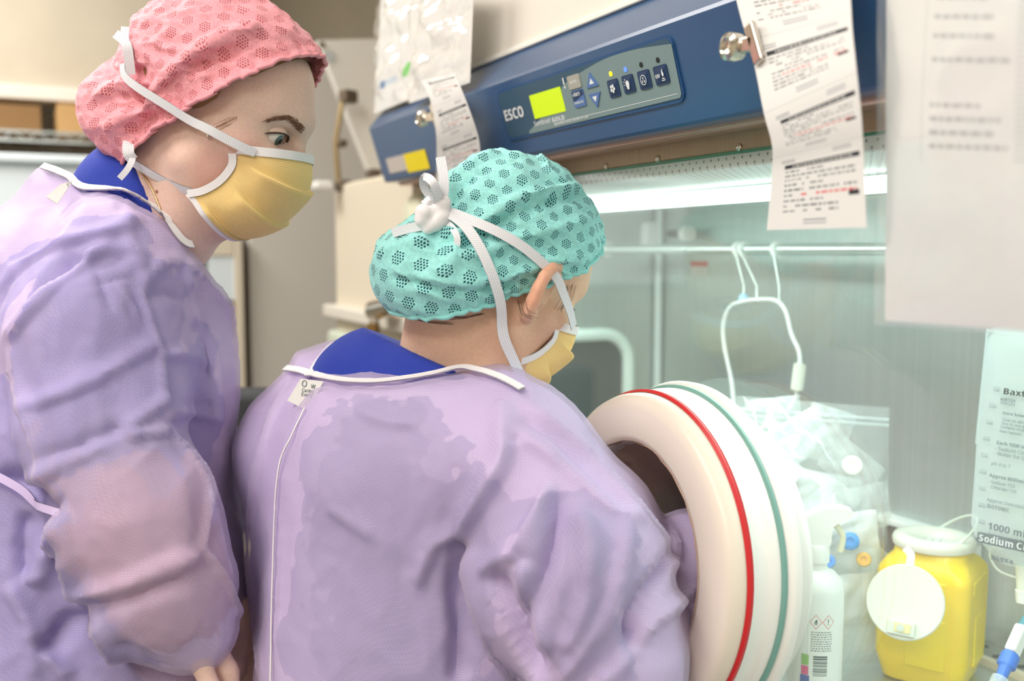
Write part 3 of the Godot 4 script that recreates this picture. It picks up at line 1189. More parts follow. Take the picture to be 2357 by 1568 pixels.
func arm_port() -> void:
	# a round port with a thick padded rim, facing out of the cabinet front
	var axis := Vector3(0, sin(deg_to_rad(3.0)), cos(deg_to_rad(3.0)))
	var o := Vector3(-0.822, 1.078, -0.532)
	var y := axis
	var x := Vector3.UP.cross(y).normalized()
	var xf := Transform3D(Basis(x, y, x.cross(y)), o)
	var part := func(prof: Array, called: String, m: Material, parent: Node) -> MeshInstance3D:
		var p := PackedVector2Array()
		for q in prof: p.append(Vector2(q[0], q[1]))
		var g := Geo.new()
		g.lathe(xf, p, 96)
		return put(g, called, m, parent)
	var ring: MeshInstance3D = part.call([[0.1605, -0.014], [0.160, -0.006], [0.1575, 0.0], [0.153, 0.0035], [0.146, 0.0045], [0.1185, 0.0045], [0.1125, 0.002], [0.1095, -0.006], [0.109, -0.016]], "arm_port", M.ring, cab)
	ring.set_meta("label", "round cream arm port with padded rim")
	part.call([[0.162, -0.0205], [0.1638, -0.0185], [0.1638, -0.0155], [0.161, -0.0135]], "red_seal", M.red, ring)
	part.call([[0.165, -0.049], [0.1645, -0.040], [0.163, -0.038], [0.1615, -0.034], [0.1615, -0.022], [0.1625, -0.020]], "sleeve_ring", M.ring_white, ring)
	part.call([[0.166, -0.0535], [0.1682, -0.052], [0.1682, -0.0495], [0.165, -0.048]], "green_seal", M.green_seal, ring)
	part.call([[0.12, -0.098], [0.150, -0.098], [0.150, -0.068], [0.171, -0.067], [0.172, -0.060], [0.1705, -0.056], [0.166, -0.0535]], "flange", M.ring_white, ring)
	# sleeve that lines the port: a wrinkled cone running into the cabinet
	var g := Geo.new()
	var rng := FastNoiseLite.new()
	rng.seed = 4
	rng.frequency = 0.9
	for i in 15:
		for s in 73:
			var a := TAU * s / 72.0
			var r := lerpf(0.1125, 0.086, i / 14.0) - 0.006 * rng.get_noise_2d(cos(a) * 4.0 + i * 0.35, sin(a) * 4.0) * (1.0 if i > 0 else 0.3) - (0.004 * maxf(0.0, sin(a * 9.0)) if i > 1 else 0.0)
			g.vert(xf * Vector3(r * cos(a), 0.003 - i * 0.014, -r * sin(a)) + Vector3(-0.0075, -0.0085, 0) * maxf(0.0, i - 3.0), Vector3.ZERO)
	for i in 14:
		for s in 72:
			var k := i * 73 + s
			g.tri(k, k + 1, k + 74); g.tri(k, k + 74, k + 73)
	g.smooth_normals()
	put(g, "gauntlet_sleeve", M.gauntlet, ring)
	g = Geo.new()
	var xe := xf
	xe.origin += Vector3(-0.0825, -0.0935, 0)
	g.lathe(xe, PackedVector2Array([Vector2(0.0, -0.194), Vector2(0.084, -0.194)]), 48)
	put(g, "gauntlet_end", M.gauntlet, ring)

# ==================================================================== things inside the cabinet
func inside() -> void:
	sharps_bin()
	spray_bottle()
	iv_bag()
	hooks_and_line()
	waste_bag()
	line_connector()

func sharps_bin() -> void:
	var o := on_y(2138, 1552, YW)
	o.z = maxf(o.z, ZB + 0.075)
	var t := thing("sharps_container", "yellow sharps bin with white lid and hanging round flap", "container", o)
	# body: rounded square section lofted, faceted at the foot; faces turned towards the glass
	var yaw := 0.45
	var st := [[0.0, 0.040, 0.012], [0.004, 0.046, 0.014], [0.035, 0.0535, 0.016], [0.13, 0.0545, 0.016], [0.140, 0.053, 0.016], [0.150, 0.047, 0.02], [0.155, 0.043, 0.03], [0.166, 0.042, 0.038]]
	var g := Geo.new()
	var m := 0
	for s in st:
		var ring := rounded(s[1] * 2.0, s[1] * 2.0, minf(s[2], s[1] * 0.98), 6)
		m = ring.size()
		for q in ring:
			var r := q.rotated(yaw)
			g.vert(o + Vector3(r.x, s[0], -r.y), Vector3.ZERO)
	for i in st.size() - 1:
		for k in m:
			var a := i * m + k
			var b := i * m + (k + 1) % m
			g.tri(a, b, b + m); g.tri(a, b + m, a + m)
	var cc := g.vert(o, Vector3.DOWN)
	for k in m: g.tri(cc, (k + 1) % m, k)
	g.smooth_normals()
	put(g, "bin_body", M.yellow, t)
	# moulded panels on the near faces
	for f in 2:
		var a := yaw + (PI * 0.5 if f == 0 else 0.0) - PI * 0.5
		var nn := Vector3(cos(a), 0, -sin(a)) if f == 1 else Vector3(cos(a + 0), 0, -sin(a + 0))
	var nx := Vector3(cos(yaw), 0, -sin(yaw))
	var ny := Vector3(-sin(yaw), 0, -cos(yaw))
	for side in [[nx, ny * -1.0], [ny * -1.0, nx * -1.0]]:
		var x := Transform3D(Basis(side[1] * -1.0, Vector3.UP, side[0]), o)
		var pg := Geo.new()
		pg.box(x * Transform3D(Basis(), Vector3(0.0, 0.126, 0.0535)), Vector3(0.060, 0.018, 0.004), 0.002)
		put(pg, "moulded_panel", M.yellow, t)
		pg = Geo.new()
		pg.box(x * Transform3D(Basis(), Vector3(0.008, 0.058, 0.053)), Vector3(0.046, 0.062, 0.004), 0.002)
		put(pg, "moulded_panel", M.yellow, t)
	# lid: a disc with a dished opening of flexible petals
	g = Geo.new()
	g.lathe(Transform3D(Basis(), o), PackedVector2Array([Vector2(0.043, 0.163), Vector2(0.0475, 0.165), Vector2(0.0485, 0.171), Vector2(0.046, 0.176), Vector2(0.038, 0.178), Vector2(0.028, 0.177), Vector2(0.020, 0.172), Vector2(0.018, 0.164)]), 40)
	var lid := put(g, "bin_lid", M.lid, t)
	for k in 12:
		var a := TAU * k / 12.0
		var d := Vector3(cos(a), 0, sin(a))
		g = Geo.new()
		g.quad(o + d.rotated(Vector3.UP, -0.22) * 0.019 + Vector3(0, 0.168, 0), o + d.rotated(Vector3.UP, 0.22) * 0.019 + Vector3(0, 0.168, 0), o + d.rotated(Vector3.UP, 0.1) * 0.007 + Vector3(0, 0.160, 0), o + d.rotated(Vector3.UP, -0.1) * 0.007 + Vector3(0, 0.160, 0))
		put(g, "petal", M.lid, lid)
	# carry handle
	var c := PackedVector3Array()
	for s in 13:
		var a := PI * s / 12.0
		c.append(o + Vector3(0.036 * cos(a), 0.171 + 0.030 * sin(a), -0.012 - 0.036 * sin(a)).rotated(Vector3.UP, -0.55))
	g = Geo.new(); g.tube(c, 0.0016, 8)
	put(g, "handle", M.lid, t)
	# strap and closing flap
	var fc := W(2083, 1386, 1.145)
	var top := W(2085, 1262, 1.165)
	var tocam := (CAM - fc).normalized()
	var fn := (tocam + Vector3(-0.15, 0.1, 0.15)).normalized()
	var fxx := Vector3.UP.cross(fn).normalized()
	var fy := fn.cross(fxx)
	g = Geo.new()
	g.lathe(Transform3D(Basis(fxx, fn, fxx.cross(fn)), fc), PackedVector2Array([Vector2(0.0, -0.0015), Vector2(0.042, -0.0015), Vector2(0.0432, 0.0), Vector2(0.042, 0.0018), Vector2(0.039, 0.0012), Vector2(0.0, 0.0012)]), 48)
	var fl := put(g, "flap", M.lid, t)
	var fr := Transform3D(Basis(fxx, fy, fn), fc - fy * 0.030)
	g = Geo.new()
	g.box(fr * Transform3D(Basis(), Vector3(0, 0, 0.003)), Vector3(0.030, 0.016, 0.005), 0.001)
	put(g, "latch_block", M.lid, fl)
	g = Geo.new()
	g.box(fr * Transform3D(Basis(), Vector3(0.002, 0, 0.0058)), Vector3(0.018, 0.010, 0.001), 0.0004)
	put(g, "latch_window", mat(rgb(228, 214, 160), 0.5), fl)
	g = Geo.new()
	g.lathe(fr * Transform3D(Basis(Vector3.RIGHT, PI / 2), Vector3(0, 0, 0.0062)), PackedVector2Array([Vector2(0.0042, 0), Vector2(0.0042, 0.001), Vector2(0.003, 0.001), Vector2(0.003, 0.0004), Vector2(0.0015, 0.0004), Vector2(0.0015, 0.0012), Vector2(0, 0.0012)]), 20)
	put(g, "latch_button", M.lid, fl)
	var fe := fc + fy * 0.042
	g = Geo.new()
	var pth := curve(PackedVector3Array([fe - fy * 0.004, fe + fy * 0.012, top.lerp(o + Vector3(0, 0.168, 0), 0.0), o + (top - o) * Vector3(0.85, 0, 0.85) + Vector3(0, 0.170, 0)]), 5)
	var ns := PackedVector3Array()
	for p in pth: ns.append(fn)
	g.ribbon(pth, ns, 0.009, 0.0018)
	put(g, "strap", M.lid, t)

func spray_bottle() -> void:
	var o := on_y(1868, 1650, YW)
	var t := thing("spray_bottle", "white spray bottle with hazard label standing beside the arm port", "bottle", o)
	var g := Geo.new()
	g.lathe(Transform3D(Basis(), o), PackedVector2Array([Vector2(0, 0), Vector2(0.027, 0), Vector2(0.0305, 0.004), Vector2(0.031, 0.02), Vector2(0.031, 0.150), Vector2(0.0285, 0.161), Vector2(0.021, 0.169), Vector2(0.0125, 0.173), Vector2(0.0115, 0.186)]), 40)
	var b := put(g, "bottle_body", M.plastic_white, t)
	g = Geo.new()
	g.lathe(Transform3D(Basis(), o), PackedVector2Array([Vector2(0.0115, 0.180), Vector2(0.0145, 0.181), Vector2(0.0145, 0.196), Vector2(0.013, 0.200), Vector2(0.0, 0.201)]), 28)
	put(g, "collar", M.plastic_white, t)
	# trigger head, nozzle towards the back wall
	var dirx := Vector3(0.55, 0, -0.83)
	var x := Transform3D(Basis(dirx, Vector3.UP, dirx.cross(Vector3.UP)), o)
	var pl := curve2(PackedVector2Array([Vector2(-0.016, 0.199), Vector2(0.012, 0.199), Vector2(0.016, 0.222), Vector2(0.034, 0.232), Vector2(0.036, 0.240), Vector2(0.014, 0.243), Vector2(-0.010, 0.234), Vector2(-0.019, 0.220), Vector2(-0.016, 0.199)]), 3)
	pl.remove_at(pl.size() - 1)
	if Geometry2D.is_polygon_clockwise(pl): pl.reverse()
	g = Geo.new(); g.prism(pl, x * Transform3D(Basis(), Vector3(0, 0, 0.010)), 0.020)
	var hd := put(g, "trigger_head", M.plastic_white, t)
	g = Geo.new()
	g.tube(curve(PackedVector3Array([x * Vector3(0.020, 0.222, 0), x * Vector3(0.028, 0.210, 0), x * Vector3(0.026, 0.192, 0)]), 5), 0.0035, 8)
	put(g, "trigger", mat(rgb(230, 226, 196), 0.5), hd)
	# printed marks on the body, curved with it
	var toc := (CAM - o)
	var a0 := atan2(-toc.z, toc.x)
	var patch := func(da: float, y: float, wd: float, hh: float, m: Material, called: String) -> MeshInstance3D:
		var gg := Geo.new()
		var steps := 6
		for i in steps:
			var p0: float = a0 + da + wd / 0.0313 * (float(i) / steps - 0.5)
			var p1: float = a0 + da + wd / 0.0313 * (float(i + 1) / steps - 0.5)
			var q0 := Vector3(cos(p0), 0, -sin(p0)) * 0.0313
			var q1 := Vector3(cos(p1), 0, -sin(p1)) * 0.0313
			gg.quad(o + q0 + Vector3(0, y - hh * 0.5, 0), o + q1 + Vector3(0, y - hh * 0.5, 0), o + q1 + Vector3(0, y + hh * 0.5, 0), o + q0 + Vector3(0, y + hh * 0.5, 0), Vector2(float(i) / steps, 1), Vector2(float(i + 1) / steps, 0))
		return put(gg, called, m, b)
	var im := Image.create(128, 256, false, Image.FORMAT_RGB8)
	im.fill(Color(0.95, 0.95, 0.94))
	for k in 2:
		var cx := 34 + k * 58
		for y in range(0, 60):
			for xx in range(0, 60):
				var dd := absf(xx - 30.0) + absf(y - 30.0)
				if dd < 29.0 and dd > 25.0: im.set_pixel(cx - 30 + xx, 6 + y, Color(0.85, 0.25, 0.25))
		if k == 0:
			dot(im, cx, 40, 7, Color(0.1, 0.16, 0.16)); dot(im, cx + 2, 31, 4, Color(0.1, 0.16, 0.16)); dot(im, cx, 42, 3, Color(0.95, 0.95, 0.94))
		else:
			im.fill_rect(Rect2i(cx - 2, 24, 4, 16), Color(0.1, 0.1, 0.1)); im.fill_rect(Rect2i(cx - 2, 43, 4, 4), Color(0.1, 0.1, 0.1))
	var rng := RandomNumberGenerator.new()
	rng.seed = 3
	for r in 9:
		var xx := 14
		while xx < 112:
			var wv := rng.randi_range(4, 12)
			im.fill_rect(Rect2i(xx, 74 + r * 9, mini(wv, 114 - xx), 4), Color(0.4, 0.42, 0.42))
			xx += wv + 4
	var yy := 168
	while yy < 246:
		var hh := rng.randi_range(2, 7)
		im.fill_rect(Rect2i(26, yy, 66, hh), Color(0.2, 0.26, 0.26))
		yy += hh + rng.randi_range(2, 5)
	var lm := mat(Color.WHITE, 0.5)
	lm.albedo_texture = tex(im)
	patch.call(0.28, 0.095, 0.030, 0.074, lm, "hazard_label")
	patch.call(-0.28, 0.078, 0.008, 0.012, mat(rgb(140, 190, 90), 0.5), "colour_mark")
	patch.call(-0.28, 0.066, 0.008, 0.010, mat(rgb(226, 60, 130), 0.5), "colour_mark")
	patch.call(-0.28, 0.055, 0.010, 0.011, mat(rgb(60, 80, 170), 0.5), "colour_mark")

func iv_bag() -> void:
	# a flat pillow of clear film, hung from the rail; its face is turned towards the glass
	var c := W(2392, 1045, 1.115)
	var t := thing("infusion_bag", "clear one litre saline infusion bag with printed text hanging from rail", "bag", c)
	var toc := (CAM - c)
	toc.y = 0
	var zx := (toc.normalized() + Vector3(0.0, 0, 0.45)).normalized()
	var xf := Transform3D(Basis(Vector3.UP.cross(zx).normalized(), Vector3.UP, zx), c)
	xf.basis = xf.basis * Basis(Vector3(0, 0, 1), -0.05)
	var w := 0.066
	var h := 0.135
	var g := Geo.new()
	for side in 2:
		var s := 1.0 if side == 0 else -1.0
		var base := g.v.size()
		for j in 21:
			for i in 15:
				var u := i / 7.0 - 1.0
				var v := j / 10.0 - 1.0
				var ww := w * (1.0 - 0.05 * maxf(0.0, -v)) * (1.0 - 0.62 * pow(maxf(0.0, -v - 0.72) / 0.28, 1.6))
				var dd := 0.020 * pow(maxf(0.0, (1.0 - pow(absf(u), 2.4)) * (1.0 - pow(absf(v), 4.0))), 0.6) * (1.0 - 0.35 * v)
				g.vert(xf * Vector3(u * ww, v * h, s * dd), Vector3.ZERO, Vector2(u * 0.5 + 0.5, 0.5 - v * 0.5))
		for j in 20:
			for i in 14:
				var a := base + j * 15 + i
				if side == 0:
					g.tri(a, a + 1, a + 16); g.tri(a, a + 16, a + 15)
				else:
					g.tri(a, a + 16, a + 1); g.tri(a, a + 15, a + 16)
	g.smooth_normals()
	var body := put(g, "bag_film", M.film_cloudy, t)
	# welded edge
	var pth := PackedVector3Array()
	for k in 41:
		var v := 1.0 - k / 20.0
		var side := -1.0
		if k > 20: side = 0.0
		if k <= 20:
			var ww := w * (1.0 - 0.05 * maxf(0.0, -v)) * (1.0 - 0.62 * pow(maxf(0.0, -v - 0.72) / 0.28, 1.6))
			pth.append(xf * Vector3(-ww, v * h, 0))
	g = Geo.new(); g.tube(pth, 0.0016, 6)
	put(g, "welded_edge", M.film_cloudy, t)
	# hanger corner at the top
	g = Geo.new()
	g.prism(PackedVector2Array([Vector2(-w, h - 0.004), Vector2(w, h - 0.004), Vector2(w * 0.5, h + 0.055), Vector2(-w * 0.1, h + 0.060)]), xf * Transform3D(Basis(), Vector3(0, 0, 0.001)), 0.002)
	put(g, "hanger_tab", M.film_cloudy, t)
	# print: text sits on the bulging front film
	var zf := func(u: float, v: float) -> float:
		return 0.0215 * pow(maxf(0.0, (1.0 - pow(absf(u), 2.4)) * (1.0 - pow(absf(v), 4.0))), 0.6) * (1.0 - 0.35 * v) + 0.0012
	var line := func(txt: String, px: float, py: float, hh: float, bold: bool, wd: float, m: Material) -> void:
		var p := on_plane(px, py, c, zx)
		var loc := xf.affine_inverse() * p
		var z: float = zf.call(clampf(loc.x / w, -0.9, 0.9), clampf(loc.y / h, -0.9, 0.9))
		var slope := -0.10 if loc.x < 0 else 0.0
		letters(txt, xf * Transform3D(Basis(Vector3.UP, slope), Vector3(loc.x, loc.y, z + 0.004)), hh, m, body, "lettering", bold, wd)
	line.call("Baxter", 2318, 896, 0.0066, true, 0.034, M.ink_black)
	line.call("AHB1324", 2312, 914, 0.0034, true, 0.016, M.ink_grey)
	line.call("VIAFLEX", 2312, 922, 0.0034, false, 0.016, M.ink_grey)
	line.call("Store below 30C", 2318, 945, 0.0034, true, 0.034, M.ink_grey)
	line.call("Use as directed", 2318, 960, 0.0032, false, 0.034, M.ink_grey)
	line.call("Use in one patient", 2316, 968, 0.0032, false, 0.036, M.ink_grey)
	line.call("Contains no preservative", 2314, 976, 0.0032, false, 0.044, M.ink_grey)
	line.call("New Zealand", 2312, 986, 0.0028, false, 0.022, M.ink_grey)
	line.call("Each 1000 mL contains", 2305, 1012, 0.0040, true, 0.056, M.ink_grey)
	line.call("- Sodium Chloride 9 g", 2302, 1025, 0.0040, false, 0.054, M.ink_grey)
	line.call("- Water for Injections", 2300, 1036, 0.0040, false, 0.054, M.ink_grey)
	line.call("pH 4 to 7", 2293, 1059, 0.0040, false, 0.020, M.ink_grey)
	line.call("Approx Millimoles", 2289, 1086, 0.0040, true, 0.046, M.ink_grey)
	line.call("- Sodium 150", 2287, 1100, 0.0038, false, 0.028, M.ink_grey)
	line.call("- Chloride 150", 2286, 1111, 0.0038, false, 0.030, M.ink_grey)
	line.call("Approx Osmolality", 2284, 1141, 0.0040, false, 0.044, M.ink_grey)
	line.call("ISOTONIC", 2284, 1155, 0.0044, true, 0.024, M.ink_grey)
	line.call("1000 mL", 2286, 1200, 0.0078, true, 0.042, M.ink_grey)
	line.call("Intravenous Infusion", 2286, 1220, 0.0048, false, 0.056, M.ink_grey)
	line.call("X69X4", 2290, 1274, 0.0052, true, 0.024, M.ink_grey)
	var bp := xf.affine_inverse() * on_plane(2345, 1242, c, zx)
	g = Geo.new()
	g.prism(rounded(0.10, 0.0125, 0.0015), xf * Transform3D(Basis(), Vector3(bp.x + 0.012, bp.y, zf.call(0.1, bp.y / h) + 0.003)), 0.0002)
	put(g, "print_band", mat(rgb(112, 124, 128), 0.6), body)
	letters("Sodium Chloride", xf * Transform3D(Basis(), Vector3(bp.x - 0.036, bp.y, zf.call(0.1, bp.y / h) + 0.0042)), 0.0078, M.ink_white, body, "lettering", true, 0.080)
	var marks := ["100", "200", "300", "400", "500", "600", "700", "800", "900"]
	for i in 9:
		var py := 894 + i * 37.5
		var px := 2296 - 31.0 * sin(minf(1.0, i / 6.0) * PI * 0.5)
		line.call(marks[i], px - 3, py, 0.0028, false, 0.0075, M.ink_grey)
		line.call("—", px - 3, py - 7, 0.003, false, 0.008, M.ink_grey)
	# ports
	var pb := xf * Vector3(-0.004, -h + 0.004, 0)
	g = Geo.new(); g.tube(PackedVector3Array([pb, pb + Vector3(0.002, -0.030, 0)]), PackedFloat32Array([0.0085, 0.0075]), 14)
	var prt := put(g, "port_tube", mat(rgb(236, 238, 222), 0.4), t)
	g = Geo.new(); g.tube(PackedVector3Array([pb + Vector3(0.002, -0.028, 0), pb + Vector3(0.003, -0.042, 0)]), PackedFloat32Array([0.0092, 0.0085]), 14)
	put(g, "port_cap", M.plastic_white, prt)
	var ear := PackedVector3Array([pb + xf.basis.x * -0.006, pb + xf.basis.x * -0.028 + Vector3(0, 0.014, 0), pb + xf.basis.x * -0.036 + Vector3(0, 0.004, 0), pb + xf.basis.x * -0.026 + Vector3(0, -0.012, 0), pb + xf.basis.x * -0.006 + Vector3(0, -0.016, 0)])
	g = Geo.new(); g.tube(curve(ear, 5), 0.0014, 8)
	put(g, "port_clip", M.lid, prt)

func hooks_and_line() -> void:
	# wire hooks over the rail, and the giving set hung from them
	var spots := [[1702, 572, 1712, 688], [1714, 572, 1742, 690], [1790, 572, 1793, 694]]
	var labs := ["steel wire hook with blue bead on the hanging rail", "steel wire hook next to the blue beaded hook", "steel wire hook set apart on the rail"]
	var ends := []
	for i in 3:
		var s: Array = spots[i]
		var top := on_z(s[0], s[1], -1.0)
		top.y = 1.381
		var bot := on_z(s[2], s[3], -0.985)
		ends.append(bot)
		var t := thing("wire_hook", labs[i], "hook", top, "")
		var g := Geo.new()
		var p := PackedVector3Array()
		for k in 9:
			var a := -0.6 + PI * 1.2 * k / 8.0
			p.append(top + Vector3(0.002, sin(a) * 0.0105, -cos(a) * 0.0105))
		p.append(bot + Vector3(0, 0.02, 0)); p.append(bot)
		p.append(bot + Vector3(0.004, -0.006, 0.004)); p.append(bot + Vector3(0.010, 0.0, 0.006))
		g.tube(p, 0.0015, 8)
		put(g, "wire", M.chrome_soft, t)
		g = Geo.new()
		g.tube(PackedVector3Array([top + Vector3(-0.004, 0, 0), top + Vector3(0.004, 0, 0)]), 0.0125, 14)
		put(g, "sleeve", M.plastic_white, t)
		if i == 0:
			g = Geo.new()
			var sp := SphereMesh.new()
			g.lathe(Transform3D(Basis(), bot), PackedVector2Array([Vector2(0.0, -0.0085), Vector2(0.005, -0.007), Vector2(0.0085, -0.002), Vector2(0.0085, 0.002), Vector2(0.005, 0.007), Vector2(0.0, 0.0085)]), 18)
			put(g, "bead", mat(rgb(170, 214, 250), 0.2), t)
	var path := PackedVector3Array()
	for q in px_curve([1690, 950, 1684, 880, 1668, 800, 1665, 750, 1680, 708, 1712, 694, 1745, 690, 1785, 692, 1808, 716, 1822, 770, 1838, 806, 1842, 840], 6):
		path.append(on_z(q.x, q.y, -0.975))
	var t2 := thing("giving_set", "white infusion tubing with pale clamp looped over the wire hooks", "tubing", path[path.size() - 1])
	var g2 := Geo.new(); g2.tube(path, 0.0032, 10)
	put(g2, "tubing", mat(rgb(236, 240, 238), 0.35), t2)
	var a := on_z(1842, 836, -0.975)
	var b := on_z(1834, 898, -0.975)
	g2 = Geo.new()
	g2.tube(curve(PackedVector3Array([a, a.lerp(b, 0.12), a.lerp(b, 0.5), a.lerp(b, 0.9), b]), 4), PackedFloat32Array([0.004, 0.006, 0.008, 0.0088, 0.009, 0.009, 0.009, 0.009, 0.009, 0.009, 0.009, 0.009, 0.009, 0.0088, 0.008, 0.006, 0.004]), 14)
	put(g2, "drip_chamber", mat(rgb(238, 240, 226), 0.4), t2)
	g2 = Geo.new(); g2.tube(curve(PackedVector3Array([b, on_z(1830, 918, -0.975), on_z(1815, 945, -0.97)]), 4), 0.0028, 8)
	put(g2, "tubing_end", mat(rgb(236, 240, 238), 0.35), t2)

func sheet(corners: Array, nu: int, nv: int, bulge: float, seed: int, amp: float) -> Geo:
	# a crumpled sheet between four corners (bottom left, bottom right, top right, top left)
	var n := FastNoiseLite.new()
	n.seed = seed
	n.frequency = 1.0
	var g := Geo.new()
	var nn: Vector3 = ((corners[1] - corners[0]) as Vector3).cross(corners[3] - corners[0]).normalized()
	for j in nv + 1:
		for i in nu + 1:
			var u := float(i) / nu
			var v := float(j) / nv
			var p: Vector3 = (corners[0] as Vector3).lerp(corners[1], u).lerp((corners[3] as Vector3).lerp(corners[2], u), v)
			var b := pow(maxf(0.0, sin(PI * u) * sin(PI * minf(1.0, v * 1.02))), 0.5)
			g.vert(p + nn * (bulge * b + amp * n.get_noise_2d(u * 3.0, v * 4.0) * (0.3 + b)), Vector3.ZERO, Vector2(u, 1 - v))
	for j in nv:
		for i in nu:
			var a := j * (nu + 1) + i
			g.tri(a, a + 1, a + nu + 2); g.tri(a, a + nu + 2, a + nu + 1)
	g.smooth_normals()
	return g

func waste_bag() -> void:
	var o := on_y(1900, 1500, YW)
	var t := thing("zip_bag", "clear zip bag full of used packaging beside the sharps bin", "bag", o)
	var d := 1.24
	var bl := W(1735, 1490, d); var br := W(2025, 1500, d + 0.02)
	var tr := W(2046, 940, d + 0.02); var tl := W(1690, 912, d)
	bl.y = YW + 0.004; br.y = YW + 0.004
	var back := -cam_b.z * 0.005
	put(sheet([bl, br, tr, tl], 24, 32, 0.035, 3, 0.012), "front_film", M.film, t)
	var off := Vector3(-0.02, 0, -0.03)
	put(sheet([br + off, bl + off, tl + off * 0.3, tr + off * 0.3], 24, 32, 0.03, 7, 0.012), "back_film", M.film, t)
	var g := Geo.new()
	for k in 2:
		var v := 0.955 - k * 0.022
		g.tube(PackedVector3Array([bl.lerp(tl, v), br.lerp(tr, v)]), 0.0022, 6)
	put(g, "zip_strip", M.film_cloudy, t)
	# used packaging in the bag: each its own thing
	var rng := RandomNumberGenerator.new()
	rng.seed = 21
	var packs := [[1820, 1020, 0.10, 0.055, 0.5, 0], [1900, 1000, 0.06, 0.07, -0.3, 1], [1960, 1075, 0.05, 0.075, 0.9, 1], [1880, 1150, 0.11, 0.07, -0.2, 0], [1985, 1170, 0.07, 0.06, 0.2, 1], [1930, 1230, 0.10, 0.05, 0.15, 0], [1960, 1300, 0.08, 0.08, -0.7, 1], [1925, 1390, 0.10, 0.075, 0.1, 0], [1990, 1400, 0.05, 0.09, -0.5, 1], [1780, 960, 0.07, 0.05, 0.1, 1], [1800, 1110, 0.07, 0.06, -0.8, 0]]
	var plab := ["ribbed clear tray leaning in the zip bag", "small clear wrapper near the top of the zip bag", "tilted clear wrapper along the right side of the zip bag", "wide crumpled wrapper across the middle of the zip bag", "cloudy wrapper with round cap in the zip bag", "flat wrapper lying across the zip bag", "clear wrapper over the blue connector in the zip bag", "square pouch at the bottom of the zip bag", "folded strip standing at the bottom corner of the zip bag", "clear wrapper sticking up under the zip strip", "crumpled wrapper pressed against the arm port flange"]
	for i in packs.size():
		var p: Array = packs[i]
		var c := W(p[0], p[1], d + 0.012 + 0.02 * rng.randf())
		var ax := (cam_b.x * cos(p[4]) + cam_b.y * sin(p[4])) * float(p[2]) * 0.5
		var ay := (-cam_b.x * sin(p[4]) + cam_b.y * cos(p[4])) * float(p[3]) * 0.5 + cam_b.z * 0.01 * rng.randf_range(-1, 1)
		var m: Material = M.film_cloudy
		var w := thing("used_wrapper", plab[i], "wrapper", c, "used wrappers in the zip bag")
		put(sheet([c - ax - ay, c + ax - ay, c + ax + ay, c - ax + ay], 10, 8, 0.010, 30 + i, 0.014), "wrapper_film", m if p[5] == 1 else mat(Color(0.93, 0.95, 0.96), 0.4), w)
	var caps := [[1817, 1090, 0.0135, rgb(244, 246, 248), "white round vial cap in the zip bag by the port"], [1962, 1072, 0.012, rgb(244, 246, 246), "white round cap inside the zip bag near its right side"], [1957, 1246, 0.011, rgb(60, 150, 226), "blue plastic cap inside the zip bag"], [1908, 1292, 0.008, rgb(90, 160, 246), "small light blue plug low in the zip bag"], [1988, 1288, 0.009, rgb(232, 180, 76), "amber plastic plug in the zip bag"]]
	for cdef in caps:
		var c := W(cdef[0], cdef[1], d - 0.028)
		var w := thing("plastic_cap", cdef[4], "cap", c, "")
		var z := (CAM - c).normalized()
		var x := Vector3.UP.cross(z).normalized()
		var g2 := Geo.new()
		var r: float = cdef[2]
		g2.lathe(Transform3D(Basis(x, z, x.cross(z)), c), PackedVector2Array([Vector2(r, -0.012), Vector2(r, -0.001), Vector2(r * 0.85, 0.001), Vector2(r * 0.4, 0.001), Vector2(r * 0.35, -0.001), Vector2(0, -0.001)]), 22)
		put(g2, "cap_shell", mat(cdef[3], 0.4), w)

func line_connector() -> void:
	var a := W(2357, 1440, 1.06)
	var b := W(2300, 1568, 1.03)
	var t := thing("line_connector", "white infusion line connector with a blue collar lying before the bag", "connector", b)
	var dir := (b - a).normalized()
	var g := Geo.new()
	g.tube(PackedVector3Array([W(2366, 1425, 1.06), W(2352, 1452, 1.057)]), 0.006, 14)
	put(g, "teal_tube", mat(rgb(60, 140, 160), 0.4), t)
	var x := frame(a.lerp(b, 0.28), dir, cam_b.y)
	g = Geo.new(); g.box(x, Vector3(0.034, 0.017, 0.012), 0.003)
	put(g, "connector_body", M.plastic_white, t)
	g = Geo.new(); g.tube(PackedVector3Array([a.lerp(b, 0.52), a.lerp(b, 0.56), a.lerp(b, 0.74), a.lerp(b, 0.76), a.lerp(b, 0.98)]), PackedFloat32Array([0.008, 0.0095, 0.0095, 0.0065, 0.005]), 16)
	put(g, "blue_collar", mat(rgb(36, 112, 214), 0.35), t)
	g = Geo.new(); g.tube(PackedVector3Array([a.lerp(b, 0.95), a.lerp(b, 1.4)]), 0.0085, 14)
	put(g, "clear_barrel", M.film_cloudy, t)

